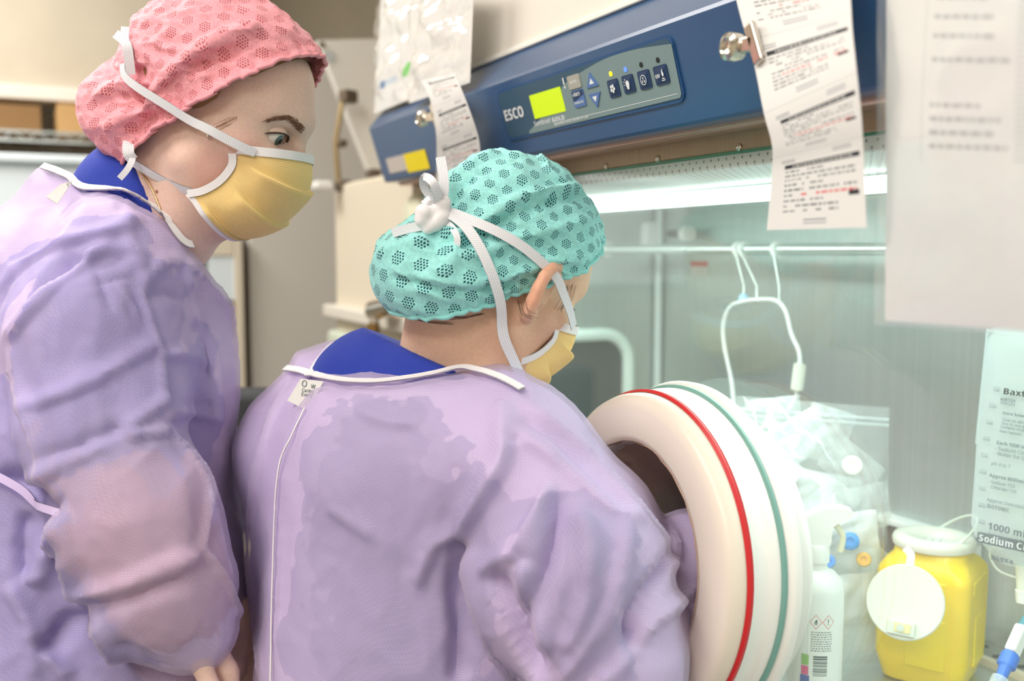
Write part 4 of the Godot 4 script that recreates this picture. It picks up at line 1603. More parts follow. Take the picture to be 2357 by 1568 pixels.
# ==================================================================== papers and clips on the cabinet front
func label_image(seed: int) -> ImageTexture:
	var im := Image.create(256, 1024, false, Image.FORMAT_RGB8)
	im.fill(Color(0.89, 0.885, 0.88))
	var rng := RandomNumberGenerator.new()
	rng.seed = seed
	var ink := Color(0.16, 0.17, 0.2)
	for b in 4:
		var y := b * 256 + 8
		# a soft grey backing gap between two labels
		im.fill_rect(Rect2i(0, b * 256, 256, 6), Color(0.83, 0.83, 0.84))
		for k in 2:
			im.fill_rect(Rect2i(30, y + 30 + k * 10, 40, 4), Color(0.5, 0.52, 0.55))
			im.fill_rect(Rect2i(176, y + 14 + k * 12, 50, 4), Color(0.55, 0.56, 0.6))
		im.fill_rect(Rect2i(40, y + 54, 206, 17), ink)
		var x := 64
		while x < 220:
			var w := rng.randi_range(4, 12)
			im.fill_rect(Rect2i(x, y + 60, w, 5), Color(0.9, 0.9, 0.9))
			x += w + 3
		for r in 9:
			x = 42
			var red := r == 5
			var stop := 150 if r % 3 == 0 else (236 if r < 6 else 190)
			while x < stop:
				var w := rng.randi_range(5, 18)
				if rng.randf() < 0.86:
					im.fill_rect(Rect2i(x, y + 80 + r * 13, mini(w, stop - x), 5), Color(0.86, 0.4, 0.4) if red and x > 70 else ink.lerp(Color(0.9, 0.9, 0.9), 0.35 + 0.3 * rng.randf()))
				x += w + 4
		im.fill_rect(Rect2i(216, y + 150, 26, 10), ink)
		for k in 2: im.fill_rect(Rect2i(100, y + 210 + k * 12, 60, 4), Color(0.55, 0.56, 0.6))
	return tex(im)

func strip(called: String, label: String, rows: Array, z: float, m: Material, group := "") -> MeshInstance3D:
	# rows: [left px, y px, right px, y px, z]: a paper strip that hangs and curls
	var pl := PackedVector3Array()
	var pr := PackedVector3Array()
	for r in rows:
		pl.append(on_z(r[0], r[1], r[4]))
		pr.append(on_z(r[2], r[3], r[4] + (r[5] if r.size() > 5 else 0.0)))
	pl = curve(pl, 5); pr = curve(pr, 5)
	var g := Geo.new()
	var nv := pl.size()
	for side in 2:
		var base := g.v.size()
		for j in nv:
			for i in 5:
				var u := i / 4.0
				var p := pl[j].lerp(pr[j], u)
				g.vert(p + Vector3(0, 0, -0.0003 if side else 0.0), Vector3.ZERO, Vector2(u, float(j) / (nv - 1)))
		for j in nv - 1:
			for i in 4:
				var a := base + j * 5 + i
				if side == 0:
					g.tri(a, a + 5, a + 6); g.tri(a, a + 6, a + 1)
				else:
					g.tri(a, a + 6, a + 5); g.tri(a, a + 1, a + 6)
	g.smooth_normals()
	var o := put(g, called, m)
	tag(o, label, "label strip", group)
	return o

func clip(at: Vector3, blade_px: Array, label: String) -> void:
	# a bulldog clip: two folded jaws, a barrel spring and a round hanging magnet
	var t := thing("bulldog_clip", label, "clip", at)
	var g := Geo.new()
	var a := on_z(blade_px[0], blade_px[1], at.z)
	var b := on_z(blade_px[2], blade_px[3], at.z)
	g.box(frame(a.lerp(b, 0.5), b - a, Vector3(0, 0, 1)), Vector3(a.distance_to(b), 0.006, 0.011), 0.002)
	put(g, "jaw", M.chrome, t)
	var mid := a.lerp(b, 0.5)
	var out := (at - mid)
	g = Geo.new()
	g.box(frame(mid.lerp(at, 0.5), out, Vector3(0, 1, 0)), Vector3(out.length(), 0.013, 0.006), 0.002)
	put(g, "tongue", M.chrome, t)
	g = Geo.new()
	g.lathe(Transform3D(Basis(Vector3.RIGHT, PI / 2), at), PackedVector2Array([Vector2(0.011, -0.006), Vector2(0.012, 0.0), Vector2(0.011, 0.006), Vector2(0.007, 0.008), Vector2(0.004, 0.006), Vector2(0, 0.006)]), 24)
	put(g, "rolled_grip", M.chrome, t)

func papers() -> void:
	var lm := mat(Color.WHITE, 0.75)
	lm.albedo_texture = label_image(11)
	strip("label_strip", "long white strip of printed medicine labels hanging over the steel rail", [[1680, -60, 1945, -110, -0.535], [1705, 40, 1957, -10, -0.528], [1735, 145, 1962, 70, -0.522], [1758, 260, 1972, 165, -0.518], [1777, 335, 1983, 270, -0.522], [1776, 400, 1988, 360, -0.528], [1765, 530, 1995, 524, -0.532]], -0.53, lm)
	var lm2 := mat(Color.WHITE, 0.75)
	lm2.albedo_texture = label_image(12)
	strip("label_strip", "short white strip of printed labels hanging over the far end of the fascia", [[970, 185, 1045, 168, -0.515], [990, 230, 1062, 205, -0.512], [1003, 300, 1085, 265, -0.52], [1005, 360, 1103, 325, -0.535], [1004, 420, 1106, 385, -0.55], [1000, 470, 1108, 440, -0.56]], -0.53, lm2)
	clip(on_z(1688, 108, -0.520), [1725, 55, 1750, 145], "brass coloured bulldog clip holding the long label strip")
	clip(on_z(972, 273, -0.528), [994, 240, 1010, 298], "small bulldog clip holding the short label strip")
	# documents in plastic sleeves on the upper casing
	var doc := Image.create(128, 256, false, Image.FORMAT_RGB8)
	doc.fill(Color(0.89, 0.885, 0.88))
	for y in range(196, 208):
		for x in range(16, 80): doc.set_pixel(x, y, Color(0.75, 0.8, 0.86))
	for x in range(16, 36): for y in range(196, 210): doc.set_pixel(x, y, Color(0.35, 0.5, 0.68))
	dot(doc, 108, 192, 11, Color(0.42, 0.8, 0.34)); dot(doc, 116, 184, 9, Color(0.42, 0.8, 0.34))
	var dm := mat(Color.WHITE, 0.7)
	dm.albedo_texture = tex(doc)
	var shiny := mat(Color(0.95, 0.96, 0.97, 0.12), 0.06)
	shiny.transparency = BaseMaterial3D.TRANSPARENCY_ALPHA
	var mk := func(label: String, q: Array, z: float, m: Material, seed: int) -> void:
		var c := []
		for i in 4: c.append(on_z(q[i * 2], q[i * 2 + 1], z))
		var t := thing("document_sleeve", label, "document", c[0])
		put(sheet(c, 2, 2, 0.0, 1, 0.0), "document_page", m, t)
		var f := []
		for i in 4: f.append((c[i] as Vector3) + Vector3(0, 0, 0.004))
		put(sheet(f, 22, 30, 0.008, seed, 0.016), "plastic_sleeve", shiny, t)
	mk.call("plastic sleeve with a green logo page at the far end of the casing", [862, 262, 945, 228, 955, -60, 880, -60], -0.562, dm, 5)
	mk.call("glossy plastic sleeve with blank white page above the short label strip", [942, 238, 1082, 190, 1092, -60, 955, -60], -0.543, M.paper, 9)
	# large sleeve near the right edge, hanging in front of the glass
	var im := Image.create(256, 512, false, Image.FORMAT_RGB8)
	im.fill(Color(0.86, 0.855, 0.855))
	var rng := RandomNumberGenerator.new()
	rng.seed = 6
	for x in range(70, 73): for y in range(0, 270): im.set_pixel(x, y, Color(0.8, 0.8, 0.8))
	for r in [8, 30, 58, 86, 120, 186, 206, 226, 246]:
		var x := 84
		var stop := 150 + rng.randi_range(0, 40)
		while x < stop:
			var w := rng.randi_range(5, 14)
			im.fill_rect(Rect2i(x, r, w, 6), Color(0.62, 0.62, 0.64))
			x += w + 3
	for r in range(30, 270, 9):
		im.fill_rect(Rect2i(196, r, 46, 4), Color(0.74, 0.74, 0.75))
	var pm := mat(Color.WHITE, 0.75)
	pm.albedo_texture = tex(im)
	var c := [on_z(2037, 738, -0.545), on_z(2480, 770, -0.50), on_z(2480, -60, -0.50), on_z(2040, -60, -0.545)]
	var t := thing("document_sleeve", "large printed page in a clear sleeve hanging in front of the glass", "document", c[0])
	put(sheet(c, 6, 6, 0.006, 2, 0.003), "document_page", pm, t)
	var f := [on_z(2012, 748, -0.540), on_z(2490, 780, -0.495), on_z(2490, -70, -0.495), on_z(2020, -70, -0.540)]
	put(sheet(f, 12, 16, 0.006, 4, 0.004), "plastic_sleeve", M.film, t)

# ==================================================================== the far part of the room
func background() -> void:
	# grey cabinet or door wing behind
	var xb := -3.0
	var d0 := on_x(575, 700, xb)
	var d1 := on_x(790, 700, xb)
	var t := thing("grey_locker", "tall plain light grey locker between the white cabinet and pass box", "locker", Vector3(xb - 0.2, 0, (d0.z + d1.z) * 0.5))
	put(bx(Vector3(xb - 0.45, 0, d1.z - 0.35), Vector3(xb, 2.0, d0.z), 0.01), "locker_body", M.grey_door, t)
	# white cabinet with a glazed door
	var c0 := on_x(428, 700, -2.95)
	var c1 := on_x(562, 700, -2.95)
	var top := on_x(500, 535, -2.95).y
	t = thing("glazed_cabinet", "cream cabinet with glazed door behind the standing person", "cabinet", Vector3(-3.15, 0, (c0.z + c1.z) * 0.5))
	put(bx(Vector3(-3.35, 0, c1.z), Vector3(-2.99, top, c0.z), 0.006), "carcass", M.cream, t)
	var wa := on_x(473, 590, -2.94)
	var wb := on_x(540, 590, -2.94)
	var fr := [[c0.z, wa.z, 0.2, top], [wb.z, c1.z, 0.2, top]]
	put(bx(Vector3(-2.99, 0.15, wb.z), Vector3(-2.95, top, c1.z), 0.004), "door_stile", M.cream, t)
	put(bx(Vector3(-2.99, wa.y, c0.z), Vector3(-2.95, top, wb.z), 0.004), "door_rail", M.cream, t)
	put(bx(Vector3(-2.99, 0.15, wa.z + 0.02), Vector3(-2.95, wa.y, c0.z), 0.004), "door_stile", M.cream, t)
	put(bx(Vector3(-2.985, 0.15, wb.z), Vector3(-2.975, wa.y, wa.z + 0.02), 0.001), "glass_pane", mat(rgb(150, 160, 150), 0.1), t)
	var gl := on_x(515, 620, -2.96)
	put(bx(gl + Vector3(0, -0.09, -0.045), gl + Vector3(0.004, 0.06, 0.045), 0.002), "shelf_carton", M.pale_blue, t)
	put(bx(gl + Vector3(0, -0.25, -0.05), gl + Vector3(0.004, -0.10, 0.045), 0.002), "shelf_carton", M.brown, t)
	# dark instrument on top of it
	var tp := on_x(480, 530, -3.1)
	var inst := thing("desk_monitor", "dark grey monitor base on top of the cream cabinet", "monitor", Vector3(-3.1, top, tp.z))
	put(bx(Vector3(-3.25, top, on_x(420, 520, -3.05).z), Vector3(-3.02, top + 0.04, on_x(560, 520, -3.05).z), 0.01), "monitor_foot", M.dark_grey, inst)
	put(bx(Vector3(-3.2, top + 0.03, on_x(470, 500, -3.05).z), Vector3(-3.12, top + 0.25, on_x(520, 500, -3.05).z), 0.01), "monitor_stem", M.dark_grey, inst)
	# pass box at the far end of the cabinet: sloping upper wing, square lower body, latch rod
	var xp := -2.35
	var pb := thing("pass_box", "cream pass box with steel latch rod at the cabinet's far end", "pass box", Vector3(-2.1, 0, -0.85))
	var poly := PackedVector2Array()
	var ax := Transform3D(Basis(Vector3(0, 0, 1), Vector3.UP, Vector3(-1, 0, 0)), Vector3(xp, 0, 0))
	# lower body
	var l0 := on_x(768, 425, xp)
	put(bx(Vector3(xp, 0.85, -1.2), Vector3(XL - 0.03, l0.y, l0.z), 0.012), "lower_body", M.cream, pb)
	put(bx(Vector3(xp + 0.1, 0, -1.1), Vector3(XL - 0.2, 0.85, -0.75), 0.01), "plinth", M.casing, pb)
	# sloped side wing: a thick plate seen on edge
	var q := [on_x(733, 92, xp), on_x(862, 420, xp), on_x(905, 420, xp), on_x(905, 88, xp)]
	for p in q: poly.append(Vector2(p.z, p.y))
	if Geometry2D.is_polygon_clockwise(poly): poly.reverse()
	var g := Geo.new()
	g.prism(poly, Transform3D(Basis(Vector3(0, 0, -1), Vector3.UP, Vector3(1, 0, 0)), Vector3(xp, 0, 0)) * Transform3D(Basis.from_scale(Vector3(-1, 1, 1)), Vector3.ZERO), 0.03)
	g.smooth_normals()
	put(g, "sloped_wing", M.white, pb)
	# latch rod with three joints
	var r0 := on_x(790, 222, xp + 0.06)
	var r1 := on_x(772, 330, xp + 0.06)
	var r2 := on_x(780, 428, xp + 0.06)
	g = Geo.new(); g.tube(PackedVector3Array([r0, r1, r2]), 0.0065, 10)
	var rod := put(g, "latch_rod", mat(rgb(176, 156, 118), 0.35, 0.7), pb)
	for e in [[r0, 0.022], [r1, 0.013], [r2, 0.020]]:
		g = Geo.new(); g.box(Transform3D(Basis(Vector3.UP, 0.4), e[0] + Vector3(0.0, 0, -0.012)), Vector3(0.03, e[1] * 1.4, e[1] * 1.8), 0.006)
		put(g, "latch_joint", mat(rgb(120, 108, 96), 0.4, 0.6), rod)
	g = Geo.new(); g.box(Transform3D(Basis(), on_x(742, 428, xp + 0.05)), Vector3(0.05, 0.022, 0.045), 0.009)
	put(g, "latch_handle", M.plastic_white, pb)
	g = Geo.new(); g.box(Transform3D(Basis(), on_x(860, 400, xp + 0.2)), Vector3(0.03, 0.02, 0.03), 0.005)
	put(g, "hinge", mat(rgb(120, 108, 96), 0.4, 0.6), pb)
	g = Geo.new(); g.lathe(Transform3D(Basis(Vector3(0, 0, 1), -PI / 2), on_x(740, 103, xp + 0.002)), PackedVector2Array([Vector2(0.007, 0), Vector2(0.007, 0.004), Vector2(0, 0.005)]), 14)
	put(g, "screw", mat(rgb(130, 120, 100), 0.4, 0.5), pb)
	g = Geo.new(); g.box(Transform3D(Basis(), on_x(757, 130, xp + 0.003)), Vector3(0.002, 0.022, 0.026), 0.0005)
	put(g, "small_sticker", mat(rgb(200, 206, 210), 0.5), pb)
	var lp := on_x(806, 499, xp)
	for k in 2:
		put(bx(lp + Vector3(0.001, -0.007, -0.026 + k * 0.028), lp + Vector3(0.003, 0.006, -0.004 + k * 0.034), 0.0005), "name_plate", mat(rgb(150, 150, 160), 0.6), pb)
	# ledge and tubing box below
	var lg := on_x(775, 700, xp)
	put(bx(Vector3(xp - 0.02, lg.y - 0.03, -1.1), Vector3(XL - 0.05, lg.y, lg.z + 0.03), 0.006), "ledge", M.casing, pb)
	# steel fitting (stand column with knurled clamp) between the heads
	var cl := W(872, 735, 1.95)
	var st := thing("steel_clamp", "steel column clamp behind the seated person's neck", "clamp", cl)
	g = Geo.new(); g.tube(PackedVector3Array([W(858, 800, 1.95), W(862, 730, 1.95)]), 0.010, 12)
	put(g, "column", M.chrome, st)
	g = Geo.new(); g.tube(PackedVector3Array([W(860, 715, 1.97), W(905, 705, 1.90)]), 0.020, 16)
	put(g, "clamp_barrel", M.chrome, st)
	g = Geo.new(); g.tube(PackedVector3Array([W(859, 775, 1.94), W(860, 745, 1.94)]), 0.0125, 12)
	put(g, "collar", mat(rgb(150, 120, 70), 0.35, 0.8), st)
	var bn := thing("green_bin", "pale green plastic tub on the pass box ledge", "tub", on_x(800, 790, xp))
	put(bx(on_x(752, 800, xp), on_x(850, 755, xp) + Vector3(0.2, 0, 0), 0.012), "tub_body", mat(rgb(206, 216, 200), 0.5), bn)
	# pale round cover under the far end of the cabinet
	var rc := thing("round_cover", "pale round glove port cover under the fascia's far end", "cover", W(945, 520, 1.8))
	g = Geo.new(); g.lathe(Transform3D(Basis(Vector3.RIGHT, PI / 2), W(960, 520, 1.78)), PackedVector2Array([Vector2(0.055, -0.02), Vector2(0.06, 0.0), Vector2(0.05, 0.012), Vector2(0, 0.014)]), 32)
	put(g, "cover_disc", mat(rgb(214, 214, 190), 0.5), rc)
	# soffit with a white edge, upper left
	var xs := -3.25
	var e0 := on_x(100, 205, xs)
	struct(bx(Vector3(-3.6, e0.y, -0.62), Vector3(xs, 2.7, 2.6), 0.004), "wall_soffit", M.wall)
	struct(bx(Vector3(-3.56, e0.y - 0.035, -0.62), Vector3(xs + 0.02, e0.y + 0.005, 2.6), 0.004), "trim_1", M.white)
	# wire shelf unit with cartons and a pale bin
	var sh := thing("wire_shelf", "chrome wire shelf unit with a zigzag edge behind the standing person", "shelf", Vector3(-3.2, 0, 0.4))
	var y1 := on_x(100, 315, -3.0).y
	for lv in [y1, y1 - 0.45, y1 - 0.9]:
		g = Geo.new()
		g.tube(PackedVector3Array([Vector3(-3.0, lv + 0.012, -0.31), Vector3(-3.0, lv + 0.012, 1.3)]), 0.004, 6)
		g.tube(PackedVector3Array([Vector3(-3.0, lv - 0.012, -0.31), Vector3(-3.0, lv - 0.012, 1.3)]), 0.004, 6)
		var zz := PackedVector3Array()
		for k in 56: zz.append(Vector3(-3.0, lv + (0.012 if k % 2 else -0.012), -0.31 + k * 0.03))
		g.tube(zz, 0.0025, 5)
		put(g, "shelf_edge", M.chrome_soft, sh)
		g = Geo.new()
		for k in 20: g.tube(PackedVector3Array([Vector3(-3.0, lv + 0.012, -0.30 + k * 0.084), Vector3(-3.45, lv + 0.012, -0.30 + k * 0.084)]), 0.002, 5)
		put(g, "shelf_wires", M.chrome_soft, sh)
	for zp in [-0.31, 1.3]:
		g = Geo.new(); g.tube(PackedVector3Array([Vector3(-3.0, 0, zp), Vector3(-3.0, 1.75, zp)]), 0.012, 10)
		put(g, "post", M.chrome_soft, sh)
	var boxes := [["brown cardboard carton on the wire shelf, widest of the row", -0.05, 0.75, 0.075, M.brown], ["small tan cardboard carton at the end of the wire shelf", -0.20, -0.09, 0.085, M.brown_light], ["dark brown carton next to the tan one on the wire shelf", -0.30, -0.215, 0.07, M.brown]]
	for b in boxes:
		var ct := thing("cardboard_carton", b[0], "box", Vector3(-3.2, y1 + 0.014, (b[1] + b[2]) * 0.5), "cartons on the wire shelf")
		put(bx(Vector3(-3.4, y1 + 0.014, b[1]), Vector3(-3.06, y1 + 0.014 + b[3], b[2]), 0.003), "carton_body", b[4], ct)
		put(bx(Vector3(-3.4, y1 + 0.014 + b[3], (b[1] + b[2]) * 0.5 - 0.02), Vector3(-3.06, y1 + 0.0145 + b[3], (b[1] + b[2]) * 0.5 + 0.02), 0.0002), "carton_tape", M.brown_light, ct)
	var y2 := y1 - 0.45
	var p0 := on_x(205, 360, -2.98)
	var bt := thing("storage_tub", "large pale blue translucent storage tub below the wire shelf", "tub", Vector3(-3.2, y2 + 0.014, 0.25))
	put(bx(Vector3(-3.4, y2 + 0.014, p0.z), Vector3(-2.98, p0.y - 0.02, 0.9), 0.02), "tub_body", M.pale_blue, bt)
	put(bx(Vector3(-3.42, p0.y - 0.025, p0.z - 0.01), Vector3(-2.96, p0.y, 0.91), 0.008), "tub_lid", M.pale_blue, bt)
	var bk := thing("tan_carton", "tan cardboard carton beside the pale storage tub", "box", Vector3(-3.2, y2 + 0.014, p0.z - 0.1))
	put(bx(Vector3(-3.4, y2 + 0.014, -0.29), Vector3(-3.02, p0.y + 0.01, p0.z - 0.03), 0.003), "carton_body", M.brown_light, bk)
	put(bx(Vector3(-3.4, p0.y + 0.01, p0.z - 0.13), Vector3(-3.02, p0.y + 0.0105, p0.z - 0.09), 0.0002), "carton_tape", M.brown, bk)
	# olive bag hanging in front of the tub at the frame's edge
	var ob := thing("folded_stool", "olive padded stool back beside the pale storage tub", "stool", W(35, 620, 2.4) * Vector3(1, 0, 1))
	g = Geo.new(); g.box(frame(W(35, 580, 2.4), cam_b.x, Vector3.UP), Vector3(0.055, 0.12, 0.03), 0.012)
	put(g, "stool_back", mat(rgb(140, 126, 92), 0.8), ob)
	g = Geo.new(); g.tube(PackedVector3Array([W(38, 600, 2.42), W(38, 600, 2.42) * Vector3(1, 0, 1)]), 0.012, 8)
	put(g, "stool_post", M.dark_grey, ob)
	# office chair
	var ch := thing("office_chair", "black office chair between the two people", "chair", W(560, 1000, 1.75) * Vector3(1, 0, 1))
	g = Geo.new()
	var cc := W(560, 1060, 1.75)
	g.box(frame(cc, cam_b.x, Vector3.UP), Vector3(0.30, 0.26, 0.05), 0.024)
	put(g, "backrest", M.dark_grey, ch)
	g = Geo.new(); g.box(Transform3D(Basis(), Vector3(cc.x, cc.y - 0.30, cc.z)), Vector3(0.44, 0.07, 0.42), 0.03)
	put(g, "seat", M.dark_grey, ch)
	g = Geo.new(); g.tube(PackedVector3Array([Vector3(cc.x, cc.y - 0.30, cc.z), Vector3(cc.x, 0.08, cc.z)]), 0.025, 12)
	put(g, "gas_column", M.black, ch)
	g = Geo.new(); g.box(frame(W(585, 1340, 1.7), cam_b.x, Vector3.UP), Vector3(0.05, 0.14, 0.06), 0.02)
	put(g, "armrest", mat(rgb(176, 156, 120), 0.6), ch)
	for k in 5:
		var a := TAU * k / 5.0
		g = Geo.new(); g.tube(PackedVector3Array([Vector3(cc.x, 0.09, cc.z), Vector3(cc.x + cos(a) * 0.28, 0.05, cc.z + sin(a) * 0.28)]), 0.018, 8)
		put(g, "foot", M.black, ch)

# ==================================================================== people
func lin(r: int, g: int, b: int) -> Color:
	return rgb(r, g, b).srgb_to_linear()

func head_frame(px: float, py: float, d: float, away: float, tilt: float, roll := 0.0) -> Transform3D:
	# away: degrees the face turns from screen right into the picture; tilt: degrees the face looks down
	var r := cam_b.x
	var f := Vector3(-cam_b.z.x, 0, -cam_b.z.z).normalized()
	var fac := r * cos(deg_to_rad(away)) + f * sin(deg_to_rad(away))
	var y := Vector3.UP * cos(deg_to_rad(tilt)) + fac * sin(deg_to_rad(tilt))
	var z := fac * cos(deg_to_rad(tilt)) - Vector3.UP * sin(deg_to_rad(tilt))
	var b := Basis(y.cross(z), y, z)
	b = b.rotated(z, deg_to_rad(roll))
	return Transform3D(b, W(px, py, d))

func add_head(s: Sdf, H: Transform3D, ear := true) -> void:
	var e := func(c: Vector3, r: Vector3, k: float, sg := 1.0) -> void: s.ell(Transform3D(H.basis, H * c), r, k, sg)
	var c := func(a: Vector3, b: Vector3, r1: float, r2: float, k: float) -> void: s.cap(H * a, H * b, r1, r2, k)
	e.call(Vector3(0, 0.030, -0.012), Vector3(0.070, 0.078, 0.086), 0.02)
	e.call(Vector3(0, 0.045, 0.024), Vector3(0.066, 0.054, 0.066), 0.03)
	e.call(Vector3(0, -0.035, 0.028), Vector3(0.059, 0.070, 0.056), 0.03)
	c.call(Vector3(0, -0.083, 0.056), Vector3(0, -0.088, 0.046), 0.019, 0.021, 0.03)
	for x in [-1.0, 1.0]:
		c.call(Vector3(0.050 * x, -0.052, 0.004), Vector3(0.016 * x, -0.088, 0.050), 0.015, 0.014, 0.03)
		c.call(Vector3(0.056 * x, -0.018, 0.030), Vector3(0.034 * x, -0.030, 0.068), 0.016, 0.019, 0.025)
		c.call(Vector3(0.012 * x, 0.017, 0.086), Vector3(0.044 * x, 0.019, 0.066), 0.0125, 0.012, 0.016)
		c.call(Vector3(0.056 * x, 0.020, 0.040), Vector3(0.050 * x, -0.010, 0.052), 0.012, 0.010, 0.02)
	c.call(Vector3(0, 0.008, 0.0875), Vector3(0, -0.036, 0.098), 0.0080, 0.0110, 0.014)
	for x in [-1.0, 1.0]:
		e.call(Vector3(0.033 * x, -0.0015, 0.096), Vector3(0.0185, 0.0098, 0.020), 0.007, -1.0)
	if ear:
		for x in [-1.0, 1.0]:
			add_ear(s, H, x)

func add_ear(s: Sdf, H: Transform3D, x: float) -> void:
	# a thin flaring plate with a hollow, edged by the helix; lobe below
	var pb := H.basis * Basis(Vector3.UP, -0.85 * x) * Basis(Vector3(1, 0, 0), 0.15)
	s.ell(Transform3D(pb, H * Vector3(0.0815 * x, -0.012, -0.006)), Vector3(0.0052, 0.030, 0.0200), 0.008)
	s.ell(Transform3D(pb, H * Vector3(0.0875 * x, -0.010, -0.0015)), Vector3(0.0060, 0.019, 0.0095), 0.004, -1.0)
	var hx := [Vector3(0.074, -0.004, 0.010), Vector3(0.078, 0.012, 0.009), Vector3(0.084, 0.018, 0.000), Vector3(0.0895, 0.013, -0.011), Vector3(0.0925, 0.001, -0.0175), Vector3(0.0915, -0.012, -0.0175), Vector3(0.088, -0.024, -0.0125), Vector3(0.082, -0.035, -0.005), Vector3(0.077, -0.039, 0.001)]
	for i in hx.size() - 1:
		var a: Vector3 = hx[i]
		var b: Vector3 = hx[i + 1]
		var r := 0.0042 if i < 6 else 0.0062
		s.cap(H * Vector3(a.x * x, a.y, a.z), H * Vector3(b.x * x, b.y, b.z), r, r, 0.006)
	s.cap(H * Vector3(0.0735 * x, -0.008, 0.011), H * Vector3(0.076 * x, -0.018, 0.009), 0.0042, 0.0038, 0.005)

func add_hand(s: Sdf, X: Transform3D, curl: float, side: float) -> void:
	# X: origin at the wrist, y along the hand, x towards the thumb side times side, z out of the back of the hand
	s.cap(X * Vector3(0, -0.02, 0), X * Vector3(0, 0.03, 0), 0.024, 0.024, 0.02)
	for k in 4:
		s.cap(X * Vector3((0.010 - k * 0.006) * side, 0.015, 0), X * Vector3((0.030 - k * 0.020) * side, 0.078, 0), 0.013, 0.0115, 0.012)
	var lens := [[0.040, 0.024, 0.020], [0.044, 0.027, 0.021], [0.040, 0.025, 0.020], [0.032, 0.019, 0.017]]
	for k in 4:
		var p := Vector3((0.031 - k * 0.0205) * side, 0.082, 0)
		var a := curl * (0.8 + 0.12 * k)
		var dir := Vector3((0.10 - k * 0.06) * side, cos(a), -sin(a)).normalized()
		var r := 0.0092 - 0.0005 * k
		for j in 3:
			var q: Vector3 = p + dir * float(lens[k][j])
			s.cap(X * p, X * q, r, r - 0.0009, 0.004)
			r -= 0.0009
			p = q
			a += curl * 0.9
			dir = Vector3(dir.x * 0.8, cos(a), -sin(a)).normalized()
	var tp := Vector3(0.022 * side, 0.022, -0.004)
	for q in [Vector3(0.045 * side, 0.050, -0.014), Vector3(0.052 * side, 0.080, -0.022), Vector3(0.050 * side, 0.104, -0.030)]:
		s.cap(X * tp, X * q, 0.0125 if tp.y < 0.04 else 0.0100, 0.0098 if tp.y < 0.04 else 0.0088, 0.008)
		tp = q

func paint(g: Geo, base: Color, spots: Array, noise_amp := 0.05, seed := 1) -> void:
	# spots: [a, b, radius, feather, colour, share]: what lies close under the skin or the cloth and shows through it
	var n := FastNoiseLite.new()
	n.seed = seed
	n.frequency = 14.0
	n.fractal_octaves = 3
	g.c.resize(g.v.size())
	for i in g.v.size():
		var p := g.v[i]
		var nz := n.get_noise_3dv(p)
		var col := base * (1.0 + noise_amp * nz * 2.0)
		for sp in spots:
			var ab: Vector3 = sp[1] - sp[0]
			var q: Vector3 = p - sp[0]
			var h := clampf(q.dot(ab) / maxf(ab.length_squared(), 1e-9), 0.0, 1.0)
			var d: float = (q - ab * h).length() + nz * sp[3] * 0.5
			var w := 1.0 - smoothstep(sp[2], sp[2] + sp[3], d)
			col = col.lerp(sp[4], w * sp[5])
		col.a = 1.0
		g.c[i] = col

func under(g: Geo, sink: float, spots: Array, called: String, m: Material, parent: Node, ply := 0) -> void:
	# a layer under the cloth: it presses up to within 2 mm of it along the given limbs and lies deeper elsewhere
	# spots: [a, b, radius]
	var n := FastNoiseLite.new()
	n.seed = 17 + ply
	n.frequency = 11.0
	n.fractal_octaves = 4
	n.fractal_gain = 0.6
	var o := Geo.new()
	var keep := PackedByteArray()
	keep.resize(g.v.size())
	o.v.resize(g.v.size())
	for i in g.v.size():
		var p := g.v[i]
		var d := sink
		if spots.size():
			var best := 1e9
			for sp in spots:
				var ab: Vector3 = sp[1] - sp[0]
				var q: Vector3 = p - sp[0]
				var h := clampf(q.dot(ab) / maxf(ab.length_squared(), 1e-9), 0.0, 1.0)
				best = minf(best, (q - ab * h).length() - sp[2] + 0.050 * n.get_noise_3dv(p) - (ply - 1.0) * 0.028)
			d = 0.0012 + 0.0009 * ply + lerpf(0.0, 0.004, smoothstep(-0.008, 0.010, best))
			keep[i] = 1 if best < 0.012 else 0
		else:
			keep[i] = 1
		o.v[i] = p - g.n[i] * d
	for k in g.f.size() / 3:
		if keep[g.f[k * 3]] and keep[g.f[k * 3 + 1]] and keep[g.f[k * 3 + 2]]:
			o.f.append(g.f[k * 3]); o.f.append(g.f[k * 3 + 1]); o.f.append(g.f[k * 3 + 2])
	# drop the points that no face uses
	var map := {}
	var nv := PackedVector3Array()
	for k in o.f.size():
		var i := o.f[k]
		if not map.has(i):
			map[i] = nv.size()
			nv.append(o.v[i])
		o.f[k] = map[i]
	o.v = nv
	o.smooth_normals()
	put(o, called, m, parent)

func plies(g: Geo, spots: Array, called: String, m: Material, parent: Node) -> void:
	for k in 3: under(g, 0.009, spots, called, m, parent, k)

